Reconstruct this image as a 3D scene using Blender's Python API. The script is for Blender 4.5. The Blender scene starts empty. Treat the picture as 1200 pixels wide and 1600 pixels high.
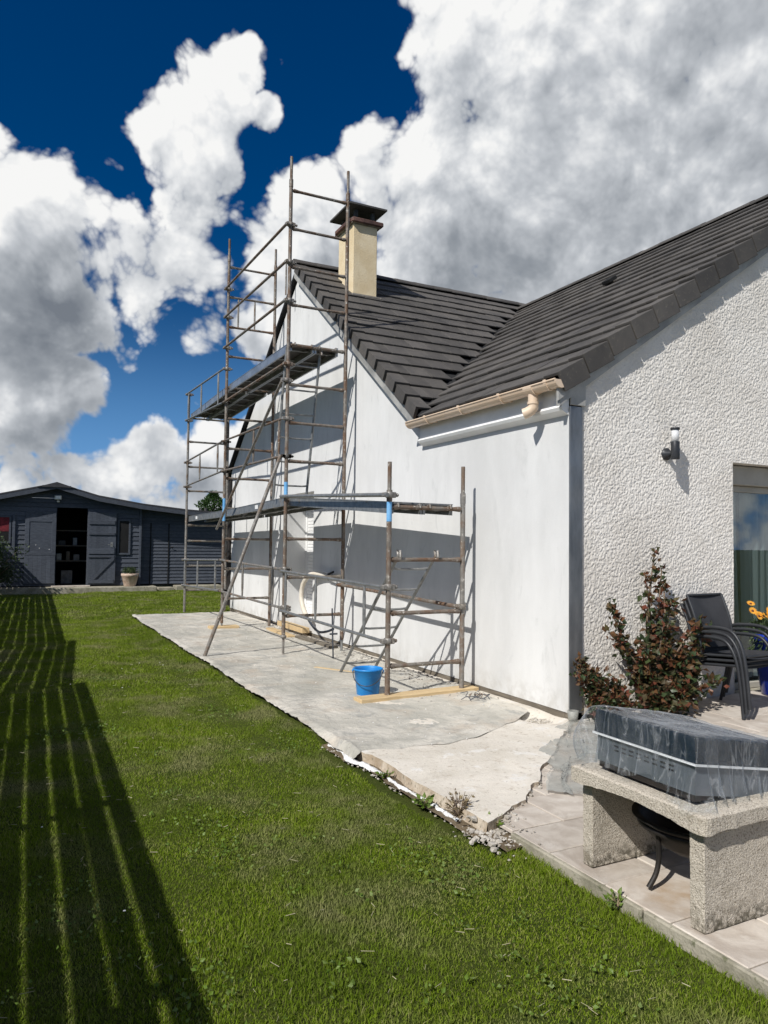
import bpy, bmesh, math, random
import numpy as np
from mathutils import Vector, Matrix
sc=bpy.context.scene
# ---------------------------------------------------------------- camera
YAW,PITCH,ROLL,CAM_H=math.radians(26.8),math.radians(2.42),math.radians(0.68),1.42
Fw=Vector((math.sin(YAW)*math.cos(PITCH),math.cos(YAW)*math.cos(PITCH),math.sin(PITCH)))
R0=Vector((math.cos(YAW),-math.sin(YAW),0)); U0=R0.cross(Fw)
Rt=R0*math.cos(ROLL)+U0*math.sin(ROLL); Up=-R0*math.sin(ROLL)+U0*math.cos(ROLL)
cam=bpy.data.cameras.new('camera'); camo=bpy.data.objects.new('camera',cam); sc.collection.objects.link(camo)
camo.matrix_world=Matrix(((Rt.x,Up.x,-Fw.x,0),(Rt.y,Up.y,-Fw.y,0),(Rt.z,Up.z,-Fw.z,CAM_H),(0,0,0,1)))
cam.sensor_fit='VERTICAL'; cam.sensor_height=36; cam.lens=36*1155/1600; cam.clip_start=.05; cam.clip_end=3000
sc.camera=camo
def skydir(px,py): return (Fw+Rt*(px-600)/1155+Up*(800-py)/1155).normalized()
# ---------------------------------------------------------------- sun + sky
SUN=Vector((-1,-.5,1.05)).normalized()
sun=bpy.data.lights.new('sun','SUN'); sun.energy=4.6; sun.angle=math.radians(.5); sun.color=(1,.97,.92)
suno=bpy.data.objects.new('sun',sun); sc.collection.objects.link(suno); suno.location=SUN*60; suno.rotation_euler=SUN.to_track_quat('Z','Y').to_euler()
sc.view_settings.view_transform='Standard'; sc.view_settings.look='None'; sc.view_settings.gamma=1; sc.view_settings.use_curve_mapping=False
sc.view_settings.exposure=0.06
class NT:
    def __init__(s,t): s.t=t
    def n(s,ty,ins=None,**kw):
        o=s.t.nodes.new(ty)
        for k,v in kw.items(): setattr(o,k,v)
        for k,v in (ins or {}).items():
            i=o.inputs[k]
            if hasattr(v,'is_linked') or isinstance(v,bpy.types.NodeSocket): s.t.links.new(v,i)
            else: i.default_value=v
        return o
    def m(s,op,a,b=0.0,c=0.0,clamp=False):
        o=s.n('ShaderNodeMath',{0:a,1:b,2:c},operation=op); o.use_clamp=clamp; return o.outputs[0]
    def v(s,op,a,b=(0,0,0)):
        o=s.n('ShaderNodeVectorMath',{0:a,1:b},operation=op); return o.outputs['Value'] if op in('DISTANCE','LENGTH','DOT_PRODUCT') else o.outputs[0]
    def vs(s,a,k):
        o=s.n('ShaderNodeVectorMath',{0:a,'Scale':k},operation='SCALE'); return o.outputs[0]
    def mr(s,x,a,b,c=0.0,d=1.0,it='SMOOTHSTEP'):
        o=s.n('ShaderNodeMapRange',{0:x,1:a,2:b,3:c,4:d},interpolation_type=it); return o.outputs[0]
    def mix(s,f,a,b,bt='MIX'):
        o=s.n('ShaderNodeMix',{0:f,6:a,7:b},data_type='RGBA',blend_type=bt); return o.outputs[2]
    def noise(s,vec,scale,detail=4,rough=.55,dist=0.0,out=0,lac=2.0):
        o=s.n('ShaderNodeTexNoise',{'Vector':vec,'Scale':scale,'Detail':detail,'Roughness':rough,'Distortion':dist,'Lacunarity':lac}); return o.outputs[out]
    def voro(s,vec,scale,feature='F1',out=0,**k):
        o=s.n('ShaderNodeTexVoronoi',{'Vector':vec,'Scale':scale,**k},feature=feature); return o.outputs[out]
    def ramp(s,x,stops):
        o=s.n('ShaderNodeValToRGB',{0:x}); e=o.color_ramp.elements
        while len(e)<len(stops): e.new(.5)
        for q,(p,c) in zip(e,stops): q.position=p; q.color=(*c,1) if len(c)==3 else c
        return o.outputs[0]
# cumulus as the eye sees it from the garden: centre (looking direction), angular radius in px of the reference lens, weight
CLOUDS=[(900,150,270,1),(1080,40,260,1),(720,120,105,1),(660,75,48,1),(690,180,100,1),(600,230,70,1),(640,300,100,1),(770,350,190,1),(1120,300,230,1),(1300,150,300,1),(860,210,200,1.1),(1010,170,210,1.1),(1150,330,120,1.05),
 (480,350,75,.95),(440,410,85,.9),(520,420,70,.9),(560,470,80,.9),(420,490,70,.75),
 (330,140,70,1),(362,90,50,1),(385,60,24,.95),(290,215,82,1),(410,165,34,.95),(240,215,44,1),(290,290,70,.95),(445,98,26,.40),(345,260,50,.85),
 (215,330,55,.7),(262,365,75,.8),(240,440,66,.72),(330,420,54,.62),(310,500,60,.66),(375,480,46,.62),
 (-10,260,62,.95),(50,320,85,1),(20,420,115,1),(90,485,85,1),(30,520,90,1),(135,430,50,.75),(-80,420,120,1),(140,320,46,.62),
 (50,640,80,1),(120,610,55,.9),(205,570,30,.5),(262,555,24,.45),(10,700,54,.75),(-60,650,80,.95),
 (240,705,54,.92),(130,755,60,.9),(40,765,60,.9),(290,790,60,.9),(180,735,56,.92),(290,740,66,.8),(90,745,50,.75),(340,715,66,.8),(410,740,90,.9),(10,755,56,.75),(200,775,70,.85),(150,690,30,.6),(330,640,30,.5),(300,795,50,.7),(470,700,90,.85),
 (600,700,140,.8),(800,600,140,.8),(390,330,40,.55),(170,290,36,.5),(195,400,40,.5),(300,420,50,.66),(250,500,46,.62)]
BASES=[(70,525,140,.80),(-40,470,140,.6),(740,440,150,.50),(960,340,200,.20),(1180,120,180,.18),(1000,440,130,.45),(240,660,70,.6),(360,560,90,.55),(70,690,80,.6),(560,440,70,.4),(300,740,60,.6),(420,760,90,.6),(230,400,80,.35),(130,650,60,.5)]
world=bpy.data.worlds.new('World'); sc.world=world; world.use_nodes=True
wt=world.node_tree; wt.nodes.clear()
g=bpy.data.node_groups.new('cloud_density','ShaderNodeTree')
g.interface.new_socket('dir',in_out='INPUT',socket_type='NodeSocketVector'); g.interface.new_socket('d',in_out='OUTPUT',socket_type='NodeSocketFloat'); g.interface.new_socket('blob',in_out='OUTPUT',socket_type='NodeSocketFloat')
g.interface.new_socket('detail',in_out='INPUT',socket_type='NodeSocketFloat')
G=NT(g); gin=G.n('NodeGroupInput'); gi=gin.outputs[0]; gd=gin.outputs[1]; go=G.n('NodeGroupOutput')
wn=G.n('ShaderNodeTexNoise',{'Vector':gi,'Scale':7.0,'Detail':2.0,'Roughness':.5}).outputs[1]
wp=G.v('ADD',gi,G.vs(G.v('SUBTRACT',wn,(.5,.5,.5)),.060))
acc=None
for px,py,r,w in CLOUDS:
    c=skydir(px,py); k=1/(1+((px-600)**2+(py-800)**2)/1155**2)**.5   # px radius -> chord on the unit sphere
    rr=r/1155*k
    b=G.mr(G.v('DISTANCE',wp,tuple(c)),rr*1.62,rr*.50,0,w)
    acc=b if acc is None else G.n('ShaderNodeMath',{0:acc,1:b,2:.12},operation='SMOOTH_MAX').outputs[0]
# the rest of the sky: broken cumulus of the same kind
el=G.n('ShaderNodeSeparateXYZ',{0:gi}).outputs[2]
front=G.v('DOT_PRODUCT',gi,tuple(Fw))
rest=G.m('MULTIPLY',G.mr(G.noise(gi,2.2,3,.5),.42,.66),G.mr(front,.62,.40,0,.9))
acc=G.m('MAXIMUM',acc,rest)
n1=G.noise(gi,7.0,gd,.60)
n2=G.voro(wp,12.0,'F1',Detail=3.0,Roughness=.55,Lacunarity=2.3)
fb=G.m('ADD',G.m('MULTIPLY',G.m('SUBTRACT',n1,.5),1.15),G.m('MULTIPLY',G.m('SUBTRACT',.40,n2),.85))
D=G.m('ADD',G.m('MULTIPLY',acc,1.32),G.m('ADD',fb,G.mr(acc,.0,.25,0,.115)))
g.links.new(D,go.inputs[0]); g.links.new(acc,go.inputs[1])
W=NT(wt)
d=W.n('ShaderNodeTexCoord').outputs['Generated']
def dens(vec,det):
    o=W.n('ShaderNodeGroup'); o.node_tree=g; o.inputs[1].default_value=det; wt.links.new(vec,o.inputs[0]); return o.outputs
S=tuple(SUN)
D0=dens(d,9); D1=dens(W.v('NORMALIZE',W.v('ADD',d,tuple(SUN*.030))),4); D2=dens(W.v('NORMALIZE',W.v('ADD',d,tuple(SUN*.09))),2)
alpha=W.mr(D0[0],.20,.58)
thick=W.mr(D0[1],.45,1.05)
e1=W.m('SUBTRACT',D0[0],D1[0]); e2=W.m('SUBTRACT',D0[0],D2[0])
base=None                                              # grey undersides of the deep clouds
for px,py,r,w in BASES:
    k=1/(1+((px-600)**2+(py-800)**2)/1155**2)**.5; rr=r/1155*k
    q=W.mr(W.v('DISTANCE',d,tuple(skydir(px,py))),rr*1.25,rr*.1,0,w)
    base=q if base is None else W.m('MAXIMUM',base,q)
lum=W.m('ADD',W.m('ADD',.915,W.m('MULTIPLY',e1,.27)),W.m('MULTIPLY',e2,.14))
lum=W.m('SUBTRACT',lum,W.m('MULTIPLY',thick,.13))
lum=W.m('SUBTRACT',lum,W.m('MULTIPLY',base,W.mr(D0[0],.3,.9,.15,.55)))
lum=W.m('ADD',lum,W.m('MULTIPLY',W.m('SUBTRACT',W.noise(d,6.5,4,.55),.46),.16))
lum=W.m('MINIMUM',W.m('MAXIMUM',lum,.30),1.0)
ccol=W.ramp(lum,[(0.0,(.08,.09,.115)),(.25,(.17,.195,.235)),(.5,(.34,.37,.41)),(.75,(.62,.65,.69)),(.92,(.92,.935,.95)),(1.0,(1.06,1.06,1.05))])
sky=W.n('ShaderNodeTexSky',sky_type='NISHITA'); sky.sun_disc=False; sky.sun_elevation=math.asin(SUN.z); sky.sun_rotation=math.atan2(SUN.x,SUN.y)
sky.air_density=1.0; sky.dust_density=.4; sky.ozone_density=2.0; sky.altitude=300
hs=W.n('ShaderNodeHueSaturation',{'Hue':.512,'Saturation':1.52,'Color':sky.outputs[0]}).outputs[0]
hs=W.mix(W.mr(W.n('ShaderNodeSeparateXYZ',{0:d}).outputs[2],-.02,.32,.85,0),hs,(2.4,6.9,15.0,1))
bg1=W.n('ShaderNodeBackground',{'Color':hs,'Strength':.05})
bg2=W.n('ShaderNodeBackground',{'Color':ccol,'Strength':.84})
ms=W.n('ShaderNodeMixShader',{0:alpha,1:bg1.outputs[0],2:bg2.outputs[0]})
W.n('ShaderNodeOutputWorld',{0:ms.outputs[0]})

world.cycles.sampling_method='MANUAL'; world.cycles.sample_map_resolution=256
# ================================================================ helpers
random.seed(7); RNG=np.random.default_rng(11)
COL=sc.collection
V=Vector
PI=math.pi
ROOT={}
class MB:
    """collects shapes, then links them as ONE mesh object"""
    def __init__(s): s.v=[]; s.f=[]; s.sm=[]
    def add(s,vs,fs,smooth=False):
        o=len(s.v); s.v+=[tuple(p) for p in vs]
        for f in fs: s.f.append(tuple(i+o for i in f)); s.sm.append(smooth)
        return s
    def box(s,x0,x1,y0,y1,z0,z1,M=None):
        p=[V((x,y,z)) for z in (z0,z1) for y in (y0,y1) for x in (x0,x1)]
        if M is not None: p=[M@q for q in p]
        return s.add(p,[(0,2,3,1),(4,5,7,6),(0,1,5,4),(2,6,7,3),(0,4,6,2),(1,3,7,5)])
    def bbox(s,x0,x1,y0,y1,z0,z1,b=.006,M=None):
        """box with chamfered edges"""
        bm=bmesh.new(); bmesh.ops.create_cube(bm,size=1)
        for q in bm.verts: q.co=V(((x0+x1)/2+q.co.x*(x1-x0),(y0+y1)/2+q.co.y*(y1-y0),(z0+z1)/2+q.co.z*(z1-z0)))
        bmesh.ops.bevel(bm,geom=bm.edges[:],offset=b,segments=1,affect='EDGES')
        bm.verts.index_update()
        p=[(M@q.co if M is not None else q.co.copy()) for q in bm.verts]; f=[tuple(q.index for q in fc.verts) for fc in bm.faces]; bm.free()
        return s.add(p,f)
    def tube(s,a,b,r,n=8,r2=None,cap=True): return s.path([a,b],r,n,cap,[r,r if r2 is None else r2])
    def path(s,pts,r,n=8,cap=True,rs=None,flat=1.0):
        pts=[V(p) for p in pts]; k=len(pts); rings=[]
        t=(pts[1]-pts[0]).normalized(); u=t.orthogonal().normalized()
        if abs(t.z)<.9: u=(V((0,0,1))-t*t.z).normalized()
        for i,p in enumerate(pts):
            t=((pts[min(i+1,k-1)]-pts[max(i-1,0)])).normalized()
            u=(u-t*u.dot(t)).normalized(); w=t.cross(u); rr=rs[i] if rs else r
            rings.append([p+(u*math.cos(2*PI*j/n)*flat+w*math.sin(2*PI*j/n))*rr for j in range(n)])
        s.add([q for g_ in rings for q in g_],[(i*n+j,i*n+(j+1)%n,(i+1)*n+(j+1)%n,(i+1)*n+j) for i in range(k-1) for j in range(n)],True)
        if cap: s.add(rings[0],[tuple(reversed(range(n)))]); s.add(rings[-1],[tuple(range(n))])
        return s
    def lathe(s,prof,n=24,M=None,smooth=True):
        vs=[V((r*math.cos(2*PI*j/n),r*math.sin(2*PI*j/n),z)) for r,z in prof for j in range(n)]
        if M is not None: vs=[M@q for q in vs]
        return s.add(vs,[(i*n+j,i*n+(j+1)%n,(i+1)*n+(j+1)%n,(i+1)*n+j) for i in range(len(prof)-1) for j in range(n)],smooth)
    def prism(s,poly,ext,axis='x'):
        """poly in the two other axes, extruded between ext[0] and ext[1] along axis"""
        def mk(a,b,e): return {'x':(e,a,b),'y':(a,e,b),'z':(a,b,e)}[axis]
        n=len(poly); vs=[mk(a,b,ext[0]) for a,b in poly]+[mk(a,b,ext[1]) for a,b in poly]
        s.add(vs,[tuple(range(n)),tuple(range(2*n-1,n-1,-1))]+[(i,i+n,(i+1)%n+n,(i+1)%n) for i in range(n)]); return s
    def mesh(s,name,off=V((0,0,0)),fix=True):
        me=bpy.data.meshes.new(name); o=off
        me.from_pydata([(p[0]-o[0],p[1]-o[1],p[2]-o[2]) for p in s.v],[],s.f)
        me.polygons.foreach_set('use_smooth',s.sm)
        if fix:
            bm=bmesh.new(); bm.from_mesh(me); bmesh.ops.recalc_face_normals(bm,faces=bm.faces); bm.to_mesh(me); bm.free()
        me.update(); return me
    def build(s,name,mat,parent=None,local=False,fix=True):
        off=V((0,0,0)) if (parent is None or local) else ROOT.get(parent,V((0,0,0)))
        me=s.mesh(name,off,fix); me.materials.append(mat)
        return link(name,me,parent)
def link(name,me,parent=None):
    o=bpy.data.objects.new(name,me); COL.objects.link(o)
    if parent is not None: o.parent=parent; ROOT[o]=ROOT.get(parent,V((0,0,0)))
    return o
def thing(name,label,cat,loc=(0,0,0),group=None):
    o=bpy.data.objects.new(name,None); COL.objects.link(o); o.location=loc; o.empty_display_size=.1
    ROOT[o]=V(loc); o['label']=label; o['category']=cat
    if group: o['group']=group
    return o
def tag(o,label,cat,group=None):
    o['label']=label; o['category']=cat
    if group: o['group']=group
    return o
def kind(o,k): o['kind']=k; return o
def dup(root,loc,rz=0,label=None):
    r=root.copy(); COL.objects.link(r); r.location=loc; r.rotation_euler=(0,0,rz)
    if label: r['label']=label
    for ch in list(root.children):
        c=ch.copy(); COL.objects.link(c); c.parent=r
        for g_ in list(ch.children):
            d_=g_.copy(); COL.objects.link(d_); d_.parent=c
    return r
def npmesh(name,verts,faces,mat,parent=None,smooth=False):
    verts=np.asarray(verts,np.float32); faces=np.asarray(faces,np.int32); k=faces.shape[1]
    me=bpy.data.meshes.new(name); me.vertices.add(len(verts)); me.vertices.foreach_set('co',verts.ravel())
    me.loops.add(faces.size); me.loops.foreach_set('vertex_index',faces.ravel())
    me.polygons.add(len(faces)); me.polygons.foreach_set('loop_start',np.arange(0,faces.size,k,dtype=np.int32))
    try: me.polygons.foreach_set('loop_total',np.full(len(faces),k,np.int32))
    except Exception: pass
    me.polygons.foreach_set('use_smooth',np.full(len(faces),smooth))
    me.update(calc_edges=True); me.validate(); me.materials.append(mat)
    return link(name,me,parent)
def vn(x,y,sc_,seed=0):
    """smooth value noise, numpy"""
    x=np.asarray(x,float)*sc_; y=np.asarray(y,float)*sc_
    xi=np.floor(x).astype(np.int64); yi=np.floor(y).astype(np.int64); fx=x-xi; fy=y-yi
    fx=fx*fx*(3-2*fx); fy=fy*fy*(3-2*fy)
    def h(a,b):
        n=(a*374761393+b*668265263+seed*982451653)&0xffffffff
        n=((n^(n>>13))*1274126177)&0xffffffff
        return ((n^(n>>16))&0xffff)/65535.0
    return (h(xi,yi)*(1-fx)+h(xi+1,yi)*fx)*(1-fy)+(h(xi,yi+1)*(1-fx)+h(xi+1,yi+1)*fx)*fy
def fbm(x,y,sc_,seed=0,o=4):
    s=0;a=.5
    for i in range(o): s=s+a*vn(x,y,sc_*2**i,seed+i*17); a*=.5
    return s/(1-.5**o)
# ================================================================ materials
def mat(name,build):
    m=bpy.data.materials.new(name); m.use_nodes=True; t=m.node_tree; t.nodes.clear(); N=NT(t)
    out=N.n('ShaderNodeOutputMaterial'); sh=build(N); t.links.new(sh,out.inputs[0]); return m
def bsdf(N,col,rough=.6,metal=0.0,normal=None,spec=.5,**k):
    ins={'Base Color':col if not isinstance(col,tuple) else (*col,1),'Roughness':rough,'Metallic':metal,'Specular IOR Level':spec}
    ins.update(k)
    if normal is not None: ins['Normal']=normal
    return N.n('ShaderNodeBsdfPrincipled',ins).outputs[0]
def P(N): return N.n('ShaderNodeNewGeometry').outputs['Position']
def OC(N): return N.n('ShaderNodeTexCoord').outputs['Object']
def bump(N,h,st=.3,dist=.01): return N.n('ShaderNodeBump',{'Height':h,'Strength':st,'Distance':dist}).outputs[0]
def c4(c): return (*c,1)
def mottled(name,a,b,scale=3.0,rough=.7,bs=40.0,bst=.15,metal=0.0,detail=6,lo=.35,hi=.65,rand=0.0,spec=.4,c=None,cs=.5):
    """two-tone weathered colour with fine relief"""
    def f(N):
        p=P(N); n=N.noise(p,scale,detail,.6); col=N.mix(N.mr(n,lo,hi),c4(a),c4(b))
        if c is not None: col=N.mix(N.mr(N.noise(p,scale*4.7,5,.65),cs,cs+.14),col,c4(c))
        if rand:
            r=N.n('ShaderNodeObjectInfo').outputs['Random']
            col=N.n('ShaderNodeHueSaturation',{'Color':col,'Value':N.m('ADD',1-rand,N.m('MULTIPLY',r,2*rand))}).outputs[0]
        return bsdf(N,col,rough,metal,bump(N,N.noise(p,bs,4,.6),bst,.01),spec)
    return mat(name,f)
M={}
def white_plaster(N):
    p=P(N); st=N.v('MULTIPLY',p,(1,1,.35)); n=N.noise(st,1.1,6,.62)
    col=N.mix(N.mr(n,.3,.72),c4((.585,.585,.575)),c4((.725,.725,.715)))
    col=N.mix(N.mr(N.noise(N.v('MULTIPLY',p,(1,1.6,.7)),3.3,7,.7,.8),.54,.70,0,.55),col,c4((.53,.535,.525)))
    z=N.n('ShaderNodeSeparateXYZ',{0:p}).outputs[2]
    dirt=N.m('MULTIPLY',N.mr(z,.34,.03),N.mr(N.noise(p,7,5,.65),.36,.66))
    col=N.mix(N.m('MULTIPLY',dirt,.55),col,c4((.42,.40,.36)))
    return bsdf(N,col,.85,0,bump(N,N.m('ADD',N.noise(p,2.2,4,.55),N.m('MULTIPLY',N.noise(p,60,3,.6),.12)),.22,.03),.2)
M['white_plaster']=mat('white_plaster',white_plaster)
def render_(N):
    p=P(N); n=N.noise(p,1.6,6,.6); col=N.mix(N.mr(n,.3,.7),c4((.70,.66,.60)),c4((.81,.775,.72)))
    f=N.noise(p,38,4,.6); col=N.mix(N.mr(f,.56,.72,0,.35),col,c4((.42,.385,.335)))
    z=N.n('ShaderNodeSeparateXYZ',{0:p}).outputs[2]
    col=N.mix(N.m('MULTIPLY',N.mr(z,.40,.05),N.mr(N.noise(p,9,5,.6),.3,.65,.15,.6)),col,c4((.36,.33,.29)))
    return bsdf(N,col,.9,0,bump(N,N.noise(p,120,4,.7),.35,.006),.15)
M['render']=mat('textured_render',render_)
def tile_m(N):
    p=P(N); r=N.n('ShaderNodeObjectInfo').outputs['Random']
    n=N.noise(p,2.2,6,.65); col=N.mix(N.mr(n,.3,.7),c4((.062,.058,.055)),c4((.095,.087,.079)))
    col=N.mix(N.mr(N.noise(p,26,5,.7),.55,.72,0,.55),col,c4((.17,.152,.122)))
    col=N.n('ShaderNodeHueSaturation',{'Color':col,'Value':N.m('ADD',.78,N.m('MULTIPLY',r,.44))}).outputs[0]
    return bsdf(N,col,.72,0,bump(N,N.noise(p,70,5,.7),.3,.006),.35)
M['tile']=mat('roof_tile_concrete',tile_m)
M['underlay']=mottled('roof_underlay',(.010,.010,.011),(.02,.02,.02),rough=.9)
def zinc(N):
    p=P(N); n=N.noise(N.v('MULTIPLY',p,(3,3,.8)),1.6,6,.6); col=N.mix(N.mr(n,.3,.7),c4((.13,.14,.155)),c4((.30,.31,.32)))
    return bsdf(N,col,N.mr(N.noise(p,5,4,.6),.3,.7,.32,.55,'LINEAR'),.75)
M['zinc']=mat('zinc_sheet',zinc)
M['zinc_light']=mottled('weathered_flashing',(.26,.26,.25),(.48,.47,.44),2.0,.6,30,.1,.15,c=(.20,.19,.17),cs=.6)
M['beige_pvc']=mottled('beige_pvc',(.66,.50,.36),(.72,.57,.43),2,.38,60,.02)
M['white_pvc']=mottled('white_pvc',(.74,.74,.73),(.82,.82,.81),3,.45,60,.03)
M['black']=mottled('black_void',(.006,.006,.007),(.012,.012,.012),2,.9)
M['chimney']=mottled('cream_render',(.66,.53,.33),(.74,.62,.42),4,.85,55,.5,c=(.58,.46,.29),cs=.6)
M['brick']=mottled('dark_brick',(.075,.04,.034),(.13,.07,.055),9,.8,60,.4,rand=.25)
M['slab_dark']=mottled('dark_concrete',(.045,.043,.042),(.08,.076,.072),5,.8,40,.3)
M['mortar']=mottled('mortar',(.20,.18,.16),(.30,.28,.25),8,.9,60,.3)
def steel(name,a,b,rustc,lo,hi,spl=.60,metal=.35,rough=.5):
    def f(N):
        p=OC(N); pw=P(N); n=N.noise(pw,4.5,6,.65); col=N.mix(N.mr(N.noise(pw,17,5,.6),.35,.65),c4(a),c4(b))
        col=N.mix(N.mr(n,lo,hi),col,c4(rustc))
        col=N.mix(N.mr(N.noise(pw,31,5,.68),spl,spl+.05),col,c4((.50,.47,.42)))
        return bsdf(N,col,N.mr(n,lo,hi,rough,.85,'LINEAR'),N.mr(n,lo,hi,metal,0.0,'LINEAR'),bump(N,N.noise(pw,70,4,.6),.25,.004))
    return mat(name,f)
M['rusty']=steel('rusty_scaffold_steel',(.16,.14,.12),(.25,.23,.20),(.135,.078,.046),.38,.64)
M['galv']=steel('galvanised_steel',(.20,.205,.205),(.29,.295,.29),(.16,.135,.11),.58,.76,.62,.5,.45)
M['oldgrey']=steel('worn_grey_steel',(.185,.175,.16),(.27,.255,.235),(.155,.105,.07),.46,.66)
M['bluetape']=mottled('blue_paint_band',(.12,.36,.66),(.2,.45,.74),6,.6)
M['alu']=mottled('aluminium_profile',(.36,.37,.38),(.50,.51,.52),5,.38,40,.05,.75)
M['ply']=mottled('dark_plywood',(.050,.045,.040),(.095,.085,.075),5,.8,40,.15)
M['sticker']=mottled('white_sticker',(.7,.7,.69),(.78,.78,.77),5,.5)
def wood(name,a,b,cdark,rough=.75,axis=(1,12,12)):
    def f(N):
        p=P(N); g_=N.noise(N.v('MULTIPLY',p,axis),4,6,.6,.6); col=N.mix(N.mr(g_,.3,.7),c4(a),c4(b))
        col=N.mix(N.mr(N.noise(p,6,5,.6),.55,.75,0,.6),col,c4(cdark))
        return bsdf(N,col,rough,0,bump(N,g_,.3,.006))
    return mat(name,f)
M['timber']=wood('pale_timber',(.50,.36,.19),(.62,.47,.27),(.36,.25,.14))
M['oldwood']=wood('weathered_wood',(.10,.085,.065),(.20,.17,.13),(.05,.045,.038),axis=(12,1,12))
def shed(N):
    p=P(N); r=N.n('ShaderNodeObjectInfo').outputs['Random']
    g_=N.noise(N.v('MULTIPLY',p,(2,2,9)),5,6,.6); col=N.mix(N.mr(g_,.3,.7),c4((.060,.068,.086)),c4((.088,.100,.122)))
    col=N.n('ShaderNodeHueSaturation',{'Color':col,'Value':N.m('ADD',.85,N.m('MULTIPLY',r,.3))}).outputs[0]
    return bsdf(N,col,.62,0,bump(N,g_,.25,.005),.22)
M['shed']=mat('blue_grey_painted_wood',shed)
M['felt']=mottled('roof_felt',(.035,.036,.042),(.06,.06,.066),6,.85,60,.3)
def concrete(N):
    p=P(N); n=N.noise(p,1.5,7,.65); col=N.mix(N.mr(n,.3,.7),c4((.57,.525,.45)),c4((.73,.68,.60)))
    col=N.mix(N.mr(N.noise(p,14,6,.72),.54,.68,0,.6),col,c4((.42,.355,.28)))
    col=N.mix(N.mr(N.noise(p,5.3,6,.7),.56,.64,0,.7),col,c4((.74,.72,.68)))
    col=N.mix(N.mr(N.noise(p,34,5,.65),.60,.68,0,.65),col,c4((.30,.25,.20)))
    h=N.m('ADD',N.noise(p,9,7,.7),N.m('MULTIPLY',N.noise(p,60,4,.7),.5))
    return bsdf(N,col,.9,0,bump(N,h,.38,.02),.2)
M['concrete']=mat('old_rough_concrete',concrete)
M['concrete_side']=mottled('broken_concrete_edge',(.34,.265,.185),(.52,.45,.36),7,.95,30,.8,c=(.2,.17,.12),cs=.55)
M['kerb']=mottled('mossy_concrete',(.22,.205,.15),(.38,.35,.28),5,.92,50,.6,c=(.12,.125,.07),cs=.56)
def paver(N):
    p=P(N); r=N.n('ShaderNodeObjectInfo').outputs['Random']
    q=N.v('ADD',p,N.vs(N.n('ShaderNodeCombineXYZ',{0:r,1:r,2:r}).outputs[0],7.0))
    n=N.noise(N.v('MULTIPLY',q,(1.6,1,1)),2.6,7,.62,1.4); col=N.mix(N.mr(n,.32,.68),c4((.40,.345,.29)),c4((.57,.515,.45)))
    col=N.mix(N.mr(N.noise(q,9,6,.7),.53,.70,0,.5),col,c4((.64,.60,.54)))
    col=N.mix(N.mr(N.noise(p,1.1,5,.6),.56,.74,0,.6),col,c4((.33,.315,.28)))
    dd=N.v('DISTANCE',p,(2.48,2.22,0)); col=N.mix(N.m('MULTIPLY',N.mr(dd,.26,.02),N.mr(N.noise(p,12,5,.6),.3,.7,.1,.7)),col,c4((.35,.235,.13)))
    col=N.n('ShaderNodeHueSaturation',{'Color':col,'Value':N.m('ADD',.9,N.m('MULTIPLY',r,.18))}).outputs[0]
    return bsdf(N,col,.7,0,bump(N,N.m('ADD',n,N.m('MULTIPLY',N.noise(p,45,5,.7),.35)),.35,.012),.3)
M['paver']=mat('beige_paving_stone',paver)
M['joint']=mottled('sandy_joint',(.20,.175,.14),(.33,.29,.23),8,.95,60,.4)
def reconst(N):
    p=P(N); n=N.noise(p,4,6,.6); col=N.mix(N.mr(n,.3,.7),c4((.40,.345,.27)),c4((.55,.485,.40)))
    v=N.voro(p,140,'F1'); col=N.mix(N.mr(v,.15,.5,.0,.45),c4((.62,.57,.49)),col)
    col=N.mix(N.mr(N.noise(p,150,4,.75),.52,.60,0,.85),col,c4((.21,.175,.13)))
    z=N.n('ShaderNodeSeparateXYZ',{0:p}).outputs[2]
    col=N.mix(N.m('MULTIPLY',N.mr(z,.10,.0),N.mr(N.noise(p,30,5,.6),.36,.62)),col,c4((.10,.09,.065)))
    col=N.mix(N.mr(N.noise(p,11,6,.65),.57,.70,0,.6),col,c4((.30,.26,.20)))
    return bsdf(N,col,.95,0,bump(N,N.m('ADD',N.noise(p,85,5,.75),N.m('MULTIPLY',v,.5)),.75,.008),.2)
M['cast_stone']=mat('rough_cast_stone',reconst)
M['enamel']=mottled('black_enamel',(.010,.018,.028),(.016,.028,.042),3,.25,80,.02,spec=.6)
M['castiron']=mottled('sooty_iron',(.016,.015,.014),(.035,.03,.027),7,.55,60,.2,.3)
M['steelpanel']=mottled('dark_steel_panel',(.13,.15,.17),(.19,.21,.235),3,.35,60,.03,.4)
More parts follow.
